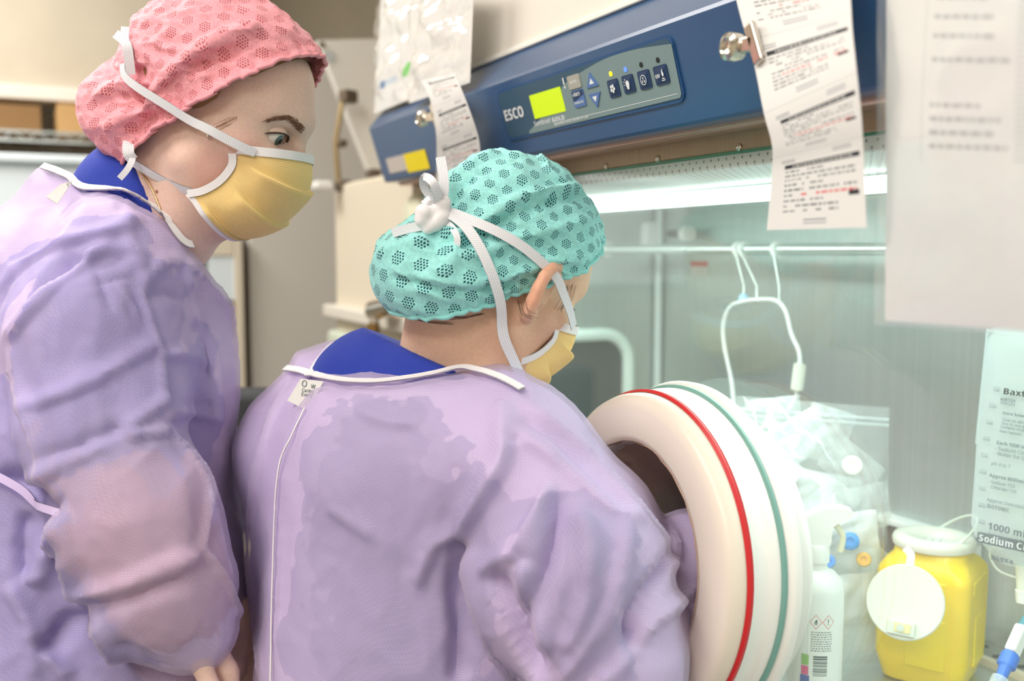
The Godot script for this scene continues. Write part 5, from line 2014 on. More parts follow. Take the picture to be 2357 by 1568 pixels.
func star(s: Sdf, H: Transform3D, center: Vector3, axis: Vector3, rim: Callable, nt: int, nf: int, uv_axis: Vector3, shrink := 0.0) -> Geo:
	# a hood: rays from a centre out to the solid, from the pole of axis down to the rim angle
	var ax := axis.normalized()
	var bx_ := ax.cross(Vector3(1, 0, 0)).normalized()
	var by := ax.cross(bx_)
	var u0 := uv_axis.normalized()
	var u1 := u0.cross(Vector3(0.2, 1, 0.1)).normalized()
	var u2 := u0.cross(u1)
	var g := Geo.new()
	for i in nt + 1:
		for j in nf + 1:
			var ph := TAU * j / nf
			var th: float = rim.call(ph) * i / nt
			var dl := ax * cos(th) + (bx_ * cos(ph) + by * sin(ph)) * sin(th)
			var dir := H.basis * dl
			var o := H * center
			var t := 0.0
			for k in 24:
				var d := s.at(o + dir * (0.26 - t))
				if d < 0.0004: break
				t += d * 0.92
			var al := acos(clampf(dl.dot(u0), -1, 1))
			var w := Vector2(dl.dot(u1), dl.dot(u2)).normalized() * al * 0.105
			g.vert(o + dir * (0.26 - t - shrink), dir, Vector2(w.x / 0.0200, w.y / 0.0346))
	for i in nt:
		for j in nf:
			var a := i * (nf + 1) + j
			g.tri(a, a + nf + 1, a + nf + 2); g.tri(a, a + nf + 2, a + 1)
	fix_star(g, nt, nf)
	return g

func fix_star(g: Geo, nt: int, nf: int) -> void:
	g.smooth_normals()
	for i in nt + 1:
		var a := i * (nf + 1)
		var m := (g.n[a] + g.n[a + nf]).normalized()
		g.n[a] = m; g.n[a + nf] = m
	var pole := Vector3.ZERO
	for j in nf + 1: pole += g.n[nf + 1 + j]
	for j in nf + 1: g.n[j] = pole.normalized()

func hood(s: Sdf, H: Transform3D, center: Vector3, axis: Vector3, rim: Callable, uv_axis: Vector3, folds: Array, seed: int) -> Geo:
	var nt := 100
	var nf := 200
	var g := star(s, H, center, axis, rim, nt, nf, uv_axis)
	var n := FastNoiseLite.new()
	n.seed = seed
	n.frequency = 16.0
	n.fractal_octaves = 3
	g.c.resize(g.v.size())
	for i in nt + 1:
		for j in nf + 1:
			var k := i * (nf + 1) + j
			var p := H.affine_inverse() * g.v[k]
			var e := float(i) / nt
			# long soft creases that run from the crown to the gathers at the rim
			var nz := n.get_noise_3dv(p * Vector3(1.0, 1.0, 1.0))
			var rg := 1.0 - absf(n.get_noise_3dv(p * Vector3(0.9, 1.5, 0.8) + Vector3(7, 3, 1))) * 3.2
			var gath := sin(TAU * j / nf * 44.0 + nz * 5.0) * 0.0016 * smoothstep(0.86, 1.0, e)
			var seam := minf(1.0, minf(j, nf - j) / 12.0)
			g.v[k] += g.n[k] * ((nz * 0.0034 + maxf(0.0, rg) * 0.0036) * smoothstep(0.0, 0.12, e) * (0.35 + 0.65 * seam) + gath * seam)
			g.c[k] = Color.WHITE
	fix_star(g, nt, nf)
	if folds.size():
		apply_folds(g, folds)
		fix_star(g, nt, nf)
	return g

func face_mask(H: Transform3D, person: Node3D) -> void:
	# pleated mask: elliptical arcs between the side bindings and the profile, read off the profile view
	var mp := curve2(PackedVector2Array([Vector2(-0.0093, 0.1052), Vector2(-0.043, 0.1150), Vector2(-0.066, 0.1110), Vector2(-0.091, 0.0985), Vector2(-0.110, 0.0785), Vector2(-0.120, 0.056)]), 8)
	var sp := curve2(PackedVector2Array([Vector2(-0.026, 0.047), Vector2(-0.036, 0.0525), Vector2(-0.046, 0.0530), Vector2(-0.062, 0.0455), Vector2(-0.076, 0.032), Vector2(-0.084, 0.0175)]), 8)
	var nv := mp.size()
	var nu := 40
	var g := Geo.new()
	var grid := []
	for j in nv:
		var v := float(j) / (nv - 1)
		var row := PackedVector3Array()
		for i in nu + 1:
			var u := (float(i) / nu * 2.0 - 1.0) * PI * 0.5
			var cu := cos(u)
			var su := sin(u)
			var sx := lerpf(0.064, 0.060, v)
			var p := Vector3(sx * su, lerpf(sp[j].x, mp[j].x, pow(cu, 0.8)), lerpf(sp[j].y, mp[j].y, pow(cu, 0.62)))
			# three pleats, folded downwards
			var f := v * 3.0 + 0.25
			var saw := f - floorf(f)
			var step := (0.0085 * (1.0 - saw) - 0.0030) * smoothstep(0.06, 0.16, v) * (0.45 + 0.55 * absf(su)) * (1.0 - smoothstep(0.93, 1.0, absf(su)))
			var out := Vector3(su, 0, cu)
			row.append(H * (p + out * step))
		grid.append(row)
	for j in nv:
		for i in nu + 1:
			g.vert(grid[j][i], Vector3.ZERO, Vector2(float(i) / nu * 6.0, float(j) / (nv - 1)))
	for j in nv - 1:
		for i in nu:
			var a := j * (nu + 1) + i
			g.tri(a, a + nu + 1, a + nu + 2); g.tri(a, a + nu + 2, a + 1)
	g.smooth_normals()
	var inner := g.v.size()
	for k in inner: g.vert(g.v[k] - g.n[k] * 0.0012, -g.n[k], g.uv[k])
	var nf := g.f.size()
	for k in nf / 3:
		g.f.append(g.f[k * 3] + inner); g.f.append(g.f[k * 3 + 2] + inner); g.f.append(g.f[k * 3 + 1] + inner)
	var mk := put(g, "face_mask", M.mask, person)
	mk.set_meta("label", "yellow pleated face mask with white bindings")
	for e in [0, nu]:
		var pth := PackedVector3Array()
		var nn := PackedVector3Array()
		for j in nv:
			pth.append(grid[j][e] + H.basis * Vector3(0.0016 * (1 if e else -1), 0, 0.001))
			nn.append(H.basis * Vector3(1 if e else -1, 0, 0.25))
		var b := Geo.new(); b.ribbon(pth, nn, 0.0075, 0.0018)
		put(b, "binding", M.binding, mk)
	var lp := PackedVector3Array()
	var ln := PackedVector3Array()
	for i in nu + 1:
		lp.append(grid[nv - 1][i]); ln.append(g.n[(nv - 1) * (nu + 1) + i])
	var lb := Geo.new(); lb.ribbon(lp, ln, 0.0055, 0.0016)
	put(lb, "binding", M.binding, mk)
	var tp := PackedVector3Array()
	var tn := PackedVector3Array()
	for i in nu + 1:
		tp.append(grid[0][i].lerp(grid[2][i], 0.75) + g.n[i + nu + 1] * 0.0012)
		tn.append(g.n[i + nu + 1])
	var tb := Geo.new(); tb.ribbon(tp, tn, 0.009, 0.0012)
	put(tb, "nose_band", M.binding, mk)

func depth_of(s: Sdf, px: float, py: float) -> float:
	return (lay(s, [px, py, px + 1, py], 0.0, 1)[0][0] - CAM).dot(-cam_b.z)

func tie(s: Sdf, a: Array, person: Node3D, w := 0.0092, lift := 0.0022) -> void:
	var l := lay(s, a, lift, 6)
	var g := Geo.new()
	g.ribbon(l[0], smooth_dirs(l[1]), w, 0.0010)
	put(g, "mask_tie", M.tie, person)

func smooth_dirs(n: PackedVector3Array) -> PackedVector3Array:
	var out := PackedVector3Array()
	for i in n.size():
		var a := Vector3.ZERO
		for k in range(-3, 4): a += n[clampi(i + k, 0, n.size() - 1)]
		out.append(a.normalized())
	return out

func free_tie(pts: Array, person: Node3D, w: float, flip := Vector3.ZERO) -> void:
	# pts: [px, py, depth] in the air; the flat side looks towards flip or the viewer's side of the room
	var p := PackedVector3Array()
	for q in pts: p.append(W(q[0], q[1], q[2]))
	p = curve(p, 5)
	var n := PackedVector3Array()
	for q in p: n.append((CAM - q).normalized() + flip)
	var g := Geo.new(); g.ribbon(p, n, w, 0.0010)
	put(g, "mask_tie", M.tie, person)

func neck_tag(a: Array, person: Node3D, lines: Array) -> void:
	# a woven care tag: four [px, py, depth] corners (top left, top right, bottom right, bottom left)
	var c := []
	for q in a: c.append(W(q[0], q[1], q[2]))
	var g := Geo.new()
	g.quad(c[3], c[2], c[1], c[0])
	var nn: Vector3 = g.n[0] * 0.0008
	g.quad(c[2] - nn, c[3] - nn, c[0] - nn, c[1] - nn)
	var o := put(g, "neck_tag", M.paper, person)
	o.set_meta("label", "small white printed tag")
	var x: Vector3 = c[1] - c[0]
	var y: Vector3 = c[0] - c[3]
	var fr := frame(c[3] + nn * 0.6, x, y)
	for l in lines:
		letters(l[0], Transform3D(fr.basis, c[3] + x * float(l[1]) + y * float(l[2]) + nn * 0.7), l[3], M.ink_grey, o, "lettering", false, l[4])

func person_pink() -> void:
	var D := 1.05
	var t := thing("person", "person in lilac gown, pink cap and yellow mask standing and looking down", "person", (W(280, 1200, 1.08)) * Vector3(1, 0, 1))
	var H := head_frame(500, 265, D, -5.0, 18.0)
	# ---------------- body: head, neck, trunk, arms and hands in one mesh
	var s := Sdf.new()
	add_head(s, H, false)
	s.cap(H * Vector3(0, -0.02, -0.02), W(362, 505, 1.10), 0.050, 0.050, 0.03)
	s.cap(H * Vector3(0, -0.055, 0.020), W(400, 540, 1.07), 0.034, 0.045, 0.03)
	s.cut(W(330, 600, 1.07), Vector3(-0.2, -1, 0))
	var body := s.nets(0.0034)
	var arm := Sdf.new()
	arm.cap(W(340, 560, 1.10), W(260, 1250, 1.14), 0.05, 0.08, 0.04)
	arm.cap(W(300, 1250, 1.16), W(280, 2300, 1.16), 0.07, 0.07, 0.04)
	arm.cap(W(240, 1250, 1.13), W(200, 2600, 1.10), 0.07, 0.07, 0.04)
	arm.cap(W(255, 640, 1.02), W(225, 1030, 0.98), 0.036, 0.034, 0.03)
	arm.cap(W(225, 1030, 0.98), W(412, 1385, 0.985), 0.034, 0.022, 0.02)
	arm.cap(W(400, 660, 1.2), W(440, 1050, 1.18), 0.040, 0.030, 0.03)
	arm.cap(W(440, 1050, 1.18), W(535, 1440, 1.13), 0.022, 0.012, 0.02)
	var ab := arm.nets(0.012)
	join(body, ab)
	var hs := Sdf.new()
	var wr := W(412, 1385, 0.985)
	var hy := (W(532, 1558, 1.000) - wr).normalized()
	var hx := frame(wr, hy, CAM - wr)
	add_hand(hs, Transform3D(Basis(hx.basis.y, hx.basis.x, -hx.basis.y.cross(hx.basis.x) * -1.0), wr), 0.55, 1.0)
	var wr2 := W(562, 1462, 1.085)
	var hy2 := (W(575, 1600, 1.05) - wr2).normalized()
	var hx2 := frame(wr2, hy2, CAM - wr2)
	add_hand(hs, Transform3D(Basis(hx2.basis.y, hx2.basis.x, -hx2.basis.y.cross(hx2.basis.x) * -1.0), wr2), 0.5, 1.0)
	join(body, hs.nets(0.0042))
	var skin := lin(242, 206, 192)
	paint(body, skin, [[H * Vector3(-0.055, -0.03, 0.045), H * Vector3(-0.05, -0.06, 0.035), 0.008, 0.03, lin(228, 158, 144), 0.5], [H * Vector3(0, -0.03, 0.11), H * Vector3(0, -0.05, 0.11), 0.005, 0.02, lin(230, 170, 160), 0.5]], 0.02, 2)
	put(body, "body", M.skin, t)
	eyes(H, t, rgb(96, 110, 116), skin)
	brow(s, H, [614, 277, 640, 271, 668, 274, 690, 292, 703, 305], t, rgb(122, 84, 62))
	var m2 := Geo.new()
	m2.lathe(Transform3D(Basis(cam_b.x, cam_b.z, cam_b.x.cross(cam_b.z)), lay(s, [361, 441, 362, 441], 0.0003, 1)[0][0]), PackedVector2Array([Vector2(0.0016, -0.001), Vector2(0.0016, 0.0002), Vector2(0, 0.0005)]), 10)
	put(m2, "mole", mat(rgb(150, 92, 70), 0.6), t)
	var ch := lay(s, [322, 392, 345, 425, 362, 462, 376, 500, 384, 525], 0.001, 10)
	var cg := Geo.new(); cg.tube(ch[0], 0.0011, 6)
	put(cg, "necklace", mat(rgb(232, 200, 150), 0.2, 1.0), t)
	# ---------------- cap
	var cs := Sdf.new()
	var E := func(c: Vector3, r: Vector3, k: float) -> void: cs.ell(Transform3D(H.basis, H * c), r, k)
	E.call(Vector3(0, 0.034, -0.008), Vector3(0.086, 0.092, 0.102), 0.02)
	E.call(Vector3(0, 0.050, 0.010), Vector3(0.078, 0.066, 0.088), 0.03)
	E.call(Vector3(0, -0.024, -0.098), Vector3(0.050, 0.047, 0.046), 0.022)
	E.call(Vector3(0, -0.040, -0.060), Vector3(0.058, 0.040, 0.046), 0.03)
	var axis := Vector3(0, 0.75, -0.66)
	var rim := func(ph: float) -> float:
		return deg_to_rad(102.0 + 5.0 * cos(ph * 1.0) - 3.0 * cos(2.0 * ph))
	var folds := []
	fold(cs, folds, [312, 300, 345, 235, 390, 180, 470, 110, 560, 72, 600, 66], 0.0130, 0.0116, 1.6)
	fold(cs, folds, [330, 290, 370, 215, 430, 160, 520, 130, 590, 110], 0.0117, -0.0085, 1.5)
	fold(cs, folds, [360, 320, 420, 270, 520, 200, 620, 160, 700, 150], 0.0130, 0.0106, 1.6)
	fold(cs, folds, [400, 310, 480, 255, 580, 200, 680, 172], 0.0104, -0.0064, 1.5)
	fold(cs, folds, [430, 322, 520, 262, 610, 208, 690, 168, 712, 150], 0.0117, 0.0095, 1.6)
	fold(cs, folds, [310, 345, 325, 280, 322, 220, 312, 170, 312, 145], 0.0234, -0.0149, 1.6)
	fold(cs, folds, [215, 230, 260, 205, 300, 195, 330, 190], 0.0130, 0.0106, 1.6)
	fold(cs, folds, [240, 300, 290, 270, 330, 255, 380, 225], 0.0130, 0.0085, 1.6)
	fold(cs, folds, [290, 350, 340, 305, 400, 285], 0.0130, 0.0085, 1.6)
	var cap := hood(cs, H, Vector3(0, 0.012, -0.012), axis, rim, Vector3(-1, 0.1, -0.1), folds, 3)
	var cn := put(cap, "bouffant_cap", M.cap_pink, t)
	cn.set_meta("label", "pink bouffant cap with dotted clusters")
	var hem := PackedVector3Array()
	for j in 201: hem.append(cap.v[100 * 201 + j])
	var hg := Geo.new(); hg.tube(hem, 0.0022, 7, false)
	hg.c.resize(hg.v.size()); hg.c.fill(Color(0.98, 0.92, 0.92))
	for i in hg.uv.size(): hg.uv[i] = Vector2(0.02, 0.02)
	put_local(hg, "elastic_hem", M.cap_pink, cn)
	# hair at the temple and nape
	var hr := star(cs, H, Vector3(0, 0.012, -0.012), axis, func(ph): return rim.call(ph) - 0.01 + 0.085 * pow(sin(ph), 2.0), 24, 90, Vector3(-1, 0, 0), 0.0118)
	put(hr, "hair", M.hair_blond, t)
	wisps(s, [[500, 292, 520, 282, 540, 272], [485, 308, 505, 296, 525, 288]], t, M.hair_blond)
	var er := Geo.new()
	er.lathe(Transform3D(Basis(), lay(s, [482, 312, 483, 312], 0.003, 1)[0][0]), PackedVector2Array([Vector2(0, -0.003), Vector2(0.0025, -0.0015), Vector2(0.0025, 0.0015), Vector2(0, 0.003)]), 12)
	put(er, "earring", M.chrome, t)
	# ---------------- mask and ties
	face_mask(H, t)
	var us := Sdf.new()   # what the ties lie on: head, neck and cap together
	add_head(us, H, false)
	us.cap(H * Vector3(0, -0.02, -0.02), W(362, 505, 1.10), 0.050, 0.050, 0.03)
	us.ell(Transform3D(H.basis, H * Vector3(0, 0.034, -0.008)), Vector3(0.086, 0.092, 0.102), 0.02)
	us.ell(Transform3D(H.basis, H * Vector3(0, -0.024, -0.098)), Vector3(0.050, 0.047, 0.046), 0.022)
	us.ell(Transform3D(H.basis, H * Vector3(0, -0.040, -0.060)), Vector3(0.058, 0.040, 0.046), 0.03)
	tie(us, [582, 349, 540, 327, 490, 300, 440, 270, 395, 240, 350, 212, 318, 190, 302, 172, 299, 150], t, 0.0088, 0.0085)
	var k1 := depth_of(us, 302, 172) - 0.006
	free_tie([[301, 172, k1], [297, 135, k1 - 0.004], [290, 100, k1 - 0.006], [266, 78, k1]], t, 0.009)
	free_tie([[299, 150, k1], [292, 112, k1 - 0.002], [287, 84, k1], [289, 62, k1 + 0.003]], t, 0.008, Vector3(0.5, 0, 0.3))
	tie(us, [482, 450, 440, 438, 400, 422, 350, 397, 310, 372], t, 0.0098, 0.003)
	var k2 := depth_of(us, 306, 366) - 0.012
	free_tie([[306, 368, k2], [297, 356, k2 - 0.004], [295, 342, k2 - 0.004], [297, 326, k2]], t, 0.011)
	free_tie([[306, 362, k2], [300, 378, k2 - 0.008], [290, 394, k2 - 0.012], [275, 411, k2 - 0.014]], t, 0.006)
	# ---------------- scrubs collar
	var sc := Sdf.new()
	sc.cap(W(262, 470, 1.10), W(330, 520, 1.08), 0.046, 0.050, 0.03)
	sc.cap(W(275, 432, 1.11), W(318, 440, 1.085), 0.034, 0.040, 0.03)
	sc.cap(W(315, 425, 1.085), W(350, 540, 1.085), 0.050, 0.062, 0.03)
	sc.cut(W(338, 436, 1.03), cam_b.x * 0.90 + cam_b.y * 0.43)
	var sg := sc.nets(0.0055)
	put(sg, "scrubs_collar", M.scrub, t)
	# ---------------- gown
	var gs := Sdf.new()
	gs.cap(W(235, 520, 1.10), W(345, 590, 1.07), 0.062, 0.070, 0.04)
	gs.cut3(W(165, 418, 1.06), W(362, 490, 1.0), W(425, 572, 1.03))
	gs.cap(W(150, 450, 1.09), W(85, 570, 1.11), 0.032, 0.040, 0.03)
	gs.cap(W(128, 425, 1.09), W(85, 520, 1.11), 0.014, 0.025, 0.02)
	gs.cap(W(180, 640, 1.08), W(330, 640, 1.09), 0.060, 0.075, 0.04)
	gs.cap(W(330, 700, 1.09), W(372, 860, 1.10), 0.082, 0.074, 0.04)
	gs.cap(W(372, 860, 1.10), W(392, 1000, 1.10), 0.072, 0.052, 0.04)
	gs.cap(W(100, 760, 1.10), W(120, 1050, 1.10), 0.12, 0.13, 0.05)
	gs.cap(W(150, 1050, 1.09), W(60, 1650, 1.06), 0.125, 0.15, 0.05)
	gs.cap(W(300, 1000, 1.12), W(330, 1650, 1.10), 0.10, 0.13, 0.05)
	gs.cap(W(130, 480, 1.10), W(40, 700, 1.12), 0.022, 0.06, 0.03)
	# far sleeve
	gs.cap(W(430, 700, 1.16), W(482, 985, 1.16), 0.05, 0.030, 0.02)
	gs.cap(W(478, 1120, 1.14), W(498, 1250, 1.13), 0.022, 0.022, 0.03)
	gs.cap(W(498, 1250, 1.13), W(538, 1420, 1.10), 0.022, 0.015, 0.03)
	# near sleeve
	gs.cap(W(255, 590, 1.02), W(190, 770, 0.985), 0.055, 0.068, 0.03)
	gs.cap(W(190, 770, 0.985), W(228, 980, 0.97), 0.070, 0.068, 0.02)
	gs.cap(W(228, 980, 0.97), W(320, 1200, 0.96), 0.068, 0.072, 0.02)
	gs.cap(W(320, 1200, 0.96), W(370, 1350, 0.96), 0.072, 0.070, 0.02)
	gs.cap(W(370, 1350, 0.96), W(448, 1455, 0.965), 0.066, 0.038, 0.02)
	gs.cap(W(300, 620, 1.03), W(345, 900, 1.0), 0.04, 0.04, 0.03)
	var gf := []
	fold(gs, gf, [0, 668, 70, 610, 142, 566, 253, 534, 330, 500], 0.020, 0.0109, 1.7, 0.45)
	fold(gs, gf, [60, 690, 130, 640, 190, 590], 0.026, -0.0186, 1.5, 0.45)
	fold(gs, gf, [10, 790, 70, 720, 130, 653, 200, 600, 260, 560], 0.018, 0.0124, 1.7, 0.45)
	fold(gs, gf, [293, 455, 295, 558, 316, 590, 332, 696, 364, 815, 374, 926, 388, 965], 0.010, 0.0062, 1.5, 0.45)
	fold(gs, gf, [210, 601, 232, 655, 256, 720], 0.007, -0.0047, 1.5, 0.45)
	fold(gs, gf, [200, 600, 240, 588, 290, 570], 0.008, 0.0047, 1.5, 0.45)
	fold(gs, gf, [225, 625, 260, 615, 290, 598], 0.006, -0.0047, 1.4, 0.45)
	fold(gs, gf, [230, 655, 265, 648, 305, 640], 0.006, -0.0047, 1.4, 0.45)
	fold(gs, gf, [280, 668, 305, 700, 318, 735], 0.007, 0.0047, 1.5, 0.45)
	fold(gs, gf, [63, 942, 140, 912, 221, 878, 328, 811, 356, 800], 0.016, 0.0078, 1.5, 0.45)
	fold(gs, gf, [277, 997, 320, 968, 352, 946, 380, 918], 0.010, 0.0093, 1.5, 0.45)
	fold(gs, gf, [284, 1007, 340, 1000, 386, 997], 0.008, 0.0093, 1.4, 0.45)
	fold(gs, gf, [98, 1062, 170, 1040, 236, 1009, 296, 982], 0.014, -0.0093, 1.5, 0.45)
	fold(gs, gf, [100, 1075, 170, 1055, 240, 1024], 0.014, 0.0062, 1.5, 0.45)
	fold(gs, gf, [177, 1376, 230, 1368, 276, 1356, 394, 1312, 465, 1277], 0.016, 0.0139, 1.5, 0.45)
	fold(gs, gf, [200, 1400, 300, 1380, 420, 1335], 0.022, -0.0078, 1.5, 0.45)
	fold(gs, gf, [386, 997, 440, 1060, 481, 1127, 480, 1200, 465, 1268], 0.012, 0.0093, 1.5, 0.45)
	fold(gs, gf, [473, 1265, 520, 1336, 545, 1410, 565, 1478], 0.012, 0.0078, 1.5, 0.45)
	fold(gs, gf, [15, 790, 60, 950, 100, 1060, 140, 1170, 165, 1300, 172, 1370], 0.016, 0.0139, 1.6, 0.45)
	fold(gs, gf, [423, 601, 455, 716, 490, 855, 494, 997], 0.014, 0.0109, 1.6, 0.45)
	fold(gs, gf, [431, 600, 480, 650, 520, 712, 540, 820], 0.014, 0.0093, 1.6, 0.45)
	fold(gs, gf, [440, 660, 470, 760, 480, 870], 0.016, -0.0109, 1.5, 0.45)
	fold(gs, gf, [336, 660, 370, 612, 425, 602], 0.010, 0.0078, 1.5, 0.45)
	fold(gs, gf, [340, 690, 380, 680, 420, 700], 0.010, -0.0062, 1.5, 0.45)
	fold(gs, gf, [370, 825, 430, 820, 490, 845], 0.010, 0.0062, 1.5, 0.45)
	fold(gs, gf, [385, 960, 440, 955, 500, 965], 0.012, 0.0078, 1.5, 0.45)
	fold(gs, gf, [0, 1096, 60, 1122, 110, 1150, 150, 1180], 0.020, -0.0186, 1.4, 0.45)
	fold(gs, gf, [47, 1119, 110, 1096, 140, 1080], 0.014, 0.0093, 1.5, 0.45)
	fold(gs, gf, [150, 1202, 105, 1270, 63, 1340], 0.022, 0.0155, 1.6, 0.45)
	fold(gs, gf, [60, 1180, 50, 1260, 63, 1336], 0.020, -0.0124, 1.5, 0.45)
	fold(gs, gf, [190, 1390, 140, 1450, 102, 1500], 0.024, -0.0186, 1.5, 0.45)
	fold(gs, gf, [102, 1500, 130, 1540, 150, 1568], 0.018, 0.0124, 1.5, 0.45)
	fold(gs, gf, [215, 1430, 260, 1500, 315, 1560], 0.018, 0.0124, 1.5, 0.45)
	fold(gs, gf, [270, 1480, 340, 1520, 400, 1540], 0.016, -0.0093, 1.5, 0.45)
	fold(gs, gf, [20, 1350, 60, 1440, 80, 1560], 0.020, 0.0093, 1.6, 0.45)
	var gg := gs.nets(0.0040)
	apply_folds(gg, gf)
	gg.relax(2, 0.5)
	crumple(gg, 0.0022, 5)
	under(gg, 0.005, [], "gown_lining", M.lining, t)
	plies(gg, [[W(232, 640, 0.93), W(238, 1000, 0.905), 0.052], [W(330, 720, 0.96), W(350, 930, 0.96), 0.040], [W(40, 1190, 0.95), W(170, 1568, 0.92), 0.050], [W(60, 690, 1.0), W(140, 625, 1.0), 0.028], [W(440, 880, 1.02), W(455, 960, 1.02), 0.030], [W(40, 980, 0.98), W(70, 1070, 0.97), 0.030]], "scrubs_shirt", M.shirt, t)
	plies(gg, [[W(280, 1130, 0.89), W(400, 1340, 0.885), 0.060]], "forearm", M.flesh, t)
	var gn := put(gg, "gown", M.gown, t)
	gn.set_meta("label", "lilac nonwoven gown with long sleeves")
	# neckline binding
	var nb := lay(gs, [106, 392, 135, 402, 165, 416, 182, 432, 205, 442, 250, 446, 290, 450, 330, 468, 362, 495, 390, 530, 412, 556, 432, 568], 0.0065, 6)
	var bg := Geo.new(); bg.ribbon(nb[0], smooth_dirs(nb[1]), 0.0075, 0.003)
	put(bg, "neck_binding", M.binding, gn)
	var wt := lay(gs, [-40, 1080, 0, 1096, 60, 1130, 100, 1160, 150, 1180], 0.006, 5)
	bg = Geo.new(); bg.ribbon(wt[0], smooth_dirs(wt[1]), 0.0075, 0.002)
	put(bg, "waist_tie", M.lining, gn)
	neck_tag([[140, 424, 1.02], [168, 416, 1.02], [132, 470, 1.0], [106, 452, 1.0]], gn, [["O", 0.72, 0.75, 0.006, 0.0]])

func join(a: Geo, b: Geo) -> void:
	var base := a.v.size()
	a.v.append_array(b.v)
	a.n.append_array(b.n)
	for k in b.f: a.f.append(k + base)

func put_local(g: Geo, called: String, m: Material, parent: Node) -> MeshInstance3D:
	# geometry taken from an already placed mesh: its points are in the parent's own space
	var o := MeshInstance3D.new()
	o.name = called
	o.mesh = g.mesh()
	o.set_surface_override_material(0, m)
	parent.add_child(o, true)
	return o

func crumple(g: Geo, amp: float, seed: int) -> void:
	# stiff bonded cloth: a net of sharp crests with flatter faces between, at three sizes
	var n := FastNoiseLite.new()
	n.seed = seed
	n.frequency = 1.0
	n.fractal_type = FastNoiseLite.FRACTAL_NONE
	for i in g.v.size():
		var p := g.v[i]
		var a := 0.0
		a += (0.5 - absf(n.get_noise_3dv(p * Vector3(9.0, 4.5, 9.0)))) * 2.6
		a += (0.5 - absf(n.get_noise_3dv(p * Vector3(17.0, 11.0, 17.0) + Vector3(31, 7, 3)))) * 1.3
		a += (0.5 - absf(n.get_noise_3dv(p * Vector3(38.0, 30.0, 38.0) + Vector3(3, 17, 9)))) * 0.45
		g.v[i] += g.n[i] * amp * a
	g.smooth_normals()

func eyes(H: Transform3D, t: Node3D, iris: Color, skin: Color) -> void:
	for x in [-1.0, 1.0]:
		var c := H * Vector3(0.0325 * x, -0.002, 0.0735)
		var look := (H.basis * Vector3(-0.26, -0.34, 1.0)).normalized()
		var ux := Vector3.UP.cross(look).normalized()
		var xf := Transform3D(Basis(ux, look, ux.cross(look)), c)
		var g := Geo.new()
		var pr := PackedVector2Array()
		for k in 13:
			var a := -PI * 0.5 + PI * k / 12.0
			pr.append(Vector2(cos(a), sin(a)) * 0.0125)
		g.lathe(xf, pr, 24)
		var e := put(g, "eye", mat(rgb(236, 230, 228), 0.2), t)
		g = Geo.new()
		g.lathe(xf, PackedVector2Array([Vector2(0.0062, 0.0110), Vector2(0.0042, 0.0122), Vector2(0, 0.0130)]), 20)
		put(g, "iris", mat(iris, 0.15), e)
		g = Geo.new()
		g.lathe(xf, PackedVector2Array([Vector2(0.0027, 0.0127), Vector2(0, 0.0132)]), 14)
		put(g, "pupil", M.black, e)
		# upper and lower lid
		var up := curve(PackedVector3Array([Vector3(0.0480 * x, -0.003, 0.0685), Vector3(0.0430 * x, 0.0015, 0.0792), Vector3(0.0335 * x, 0.0032, 0.0862), Vector3(0.024 * x, 0.001, 0.0862), Vector3(0.0170 * x, -0.004, 0.0835)]), 5)
		var lo := curve(PackedVector3Array([Vector3(0.0480 * x, -0.003, 0.0685), Vector3(0.0425 * x, -0.0075, 0.0770), Vector3(0.0335 * x, -0.0085, 0.0832), Vector3(0.024 * x, -0.0075, 0.0840), Vector3(0.0170 * x, -0.004, 0.0835)]), 5)
		for pair in [[up, 1.0], [lo, -1.0]]:
			var cp: PackedVector3Array = pair[0]
			var sg: float = pair[1]
			g = Geo.new()
			var m := cp.size()
			for i in m:
				for k in 5:
					var q := cp[i] + Vector3(0, sg * k * 0.0017, -0.0004 * k * k + 0.0006)
					g.vert(H * q, Vector3.ZERO)
			for i in m - 1:
				for k in 4:
					var a := i * 5 + k
					if (sg * x) > 0: g.tri(a, a + 5, a + 6); g.tri(a, a + 6, a + 1)
					else: g.tri(a, a + 6, a + 5); g.tri(a, a + 1, a + 6)
			g.smooth_normals()
			g.c.resize(g.v.size()); g.c.fill(skin)
			put(g, "eyelid", M.skin, e)
		var p := PackedVector3Array()
		var n := PackedVector3Array()
		for q in up:
			p.append(H * (q + Vector3(0.0008 * x, -0.0006, 0.0022)))
			n.append(H.basis * Vector3(0.2 * x, 0.9, 0.3))
		g = Geo.new(); g.ribbon(p, n, 0.0026, 0.0007)
		put(g, "lashes", mat(rgb(70, 52, 46), 0.6), e)

func brow(s: Sdf, H: Transform3D, a: Array, t: Node3D, col: Color) -> void:
	# many short hairs laid along a line, fuller towards the nose
	var l := lay(s, a, 0.0006, 8)
	var pts: PackedVector3Array = l[0]
	var nrm := smooth_dirs(l[1])
	var m := pts.size()
	var rng := RandomNumberGenerator.new()
	rng.seed = 31
	var g := Geo.new()
	for k in 230:
		var f := pow(rng.randf(), 0.75) * (m - 4)
		var i := int(f)
		var e := f / (m - 1)
		var tg := (pts[i + 1] - pts[i]).normalized()
		var up := nrm[i].cross(tg).normalized()
		var w := lerpf(0.0010, 0.0036, smoothstep(0.05, 0.7, e)) * (1.0 - 0.5 * smoothstep(0.86, 1.0, e))
		var o := pts[i].lerp(pts[i + 1], f - i) + up * rng.randf_range(-w, w)
		var d := (tg * -1.0 + up * rng.randf_range(-0.5, 0.25) * (1.0 if up.y > 0 else -1.0)).normalized()
		g.tube(PackedVector3Array([o, o + d * 0.0028 + nrm[i] * 0.0005, o + d * 0.0052]), PackedFloat32Array([0.00026, 0.00022, 0.00006]), 4, false)
	put(g, "eyebrow", mat(col, 0.8), t)

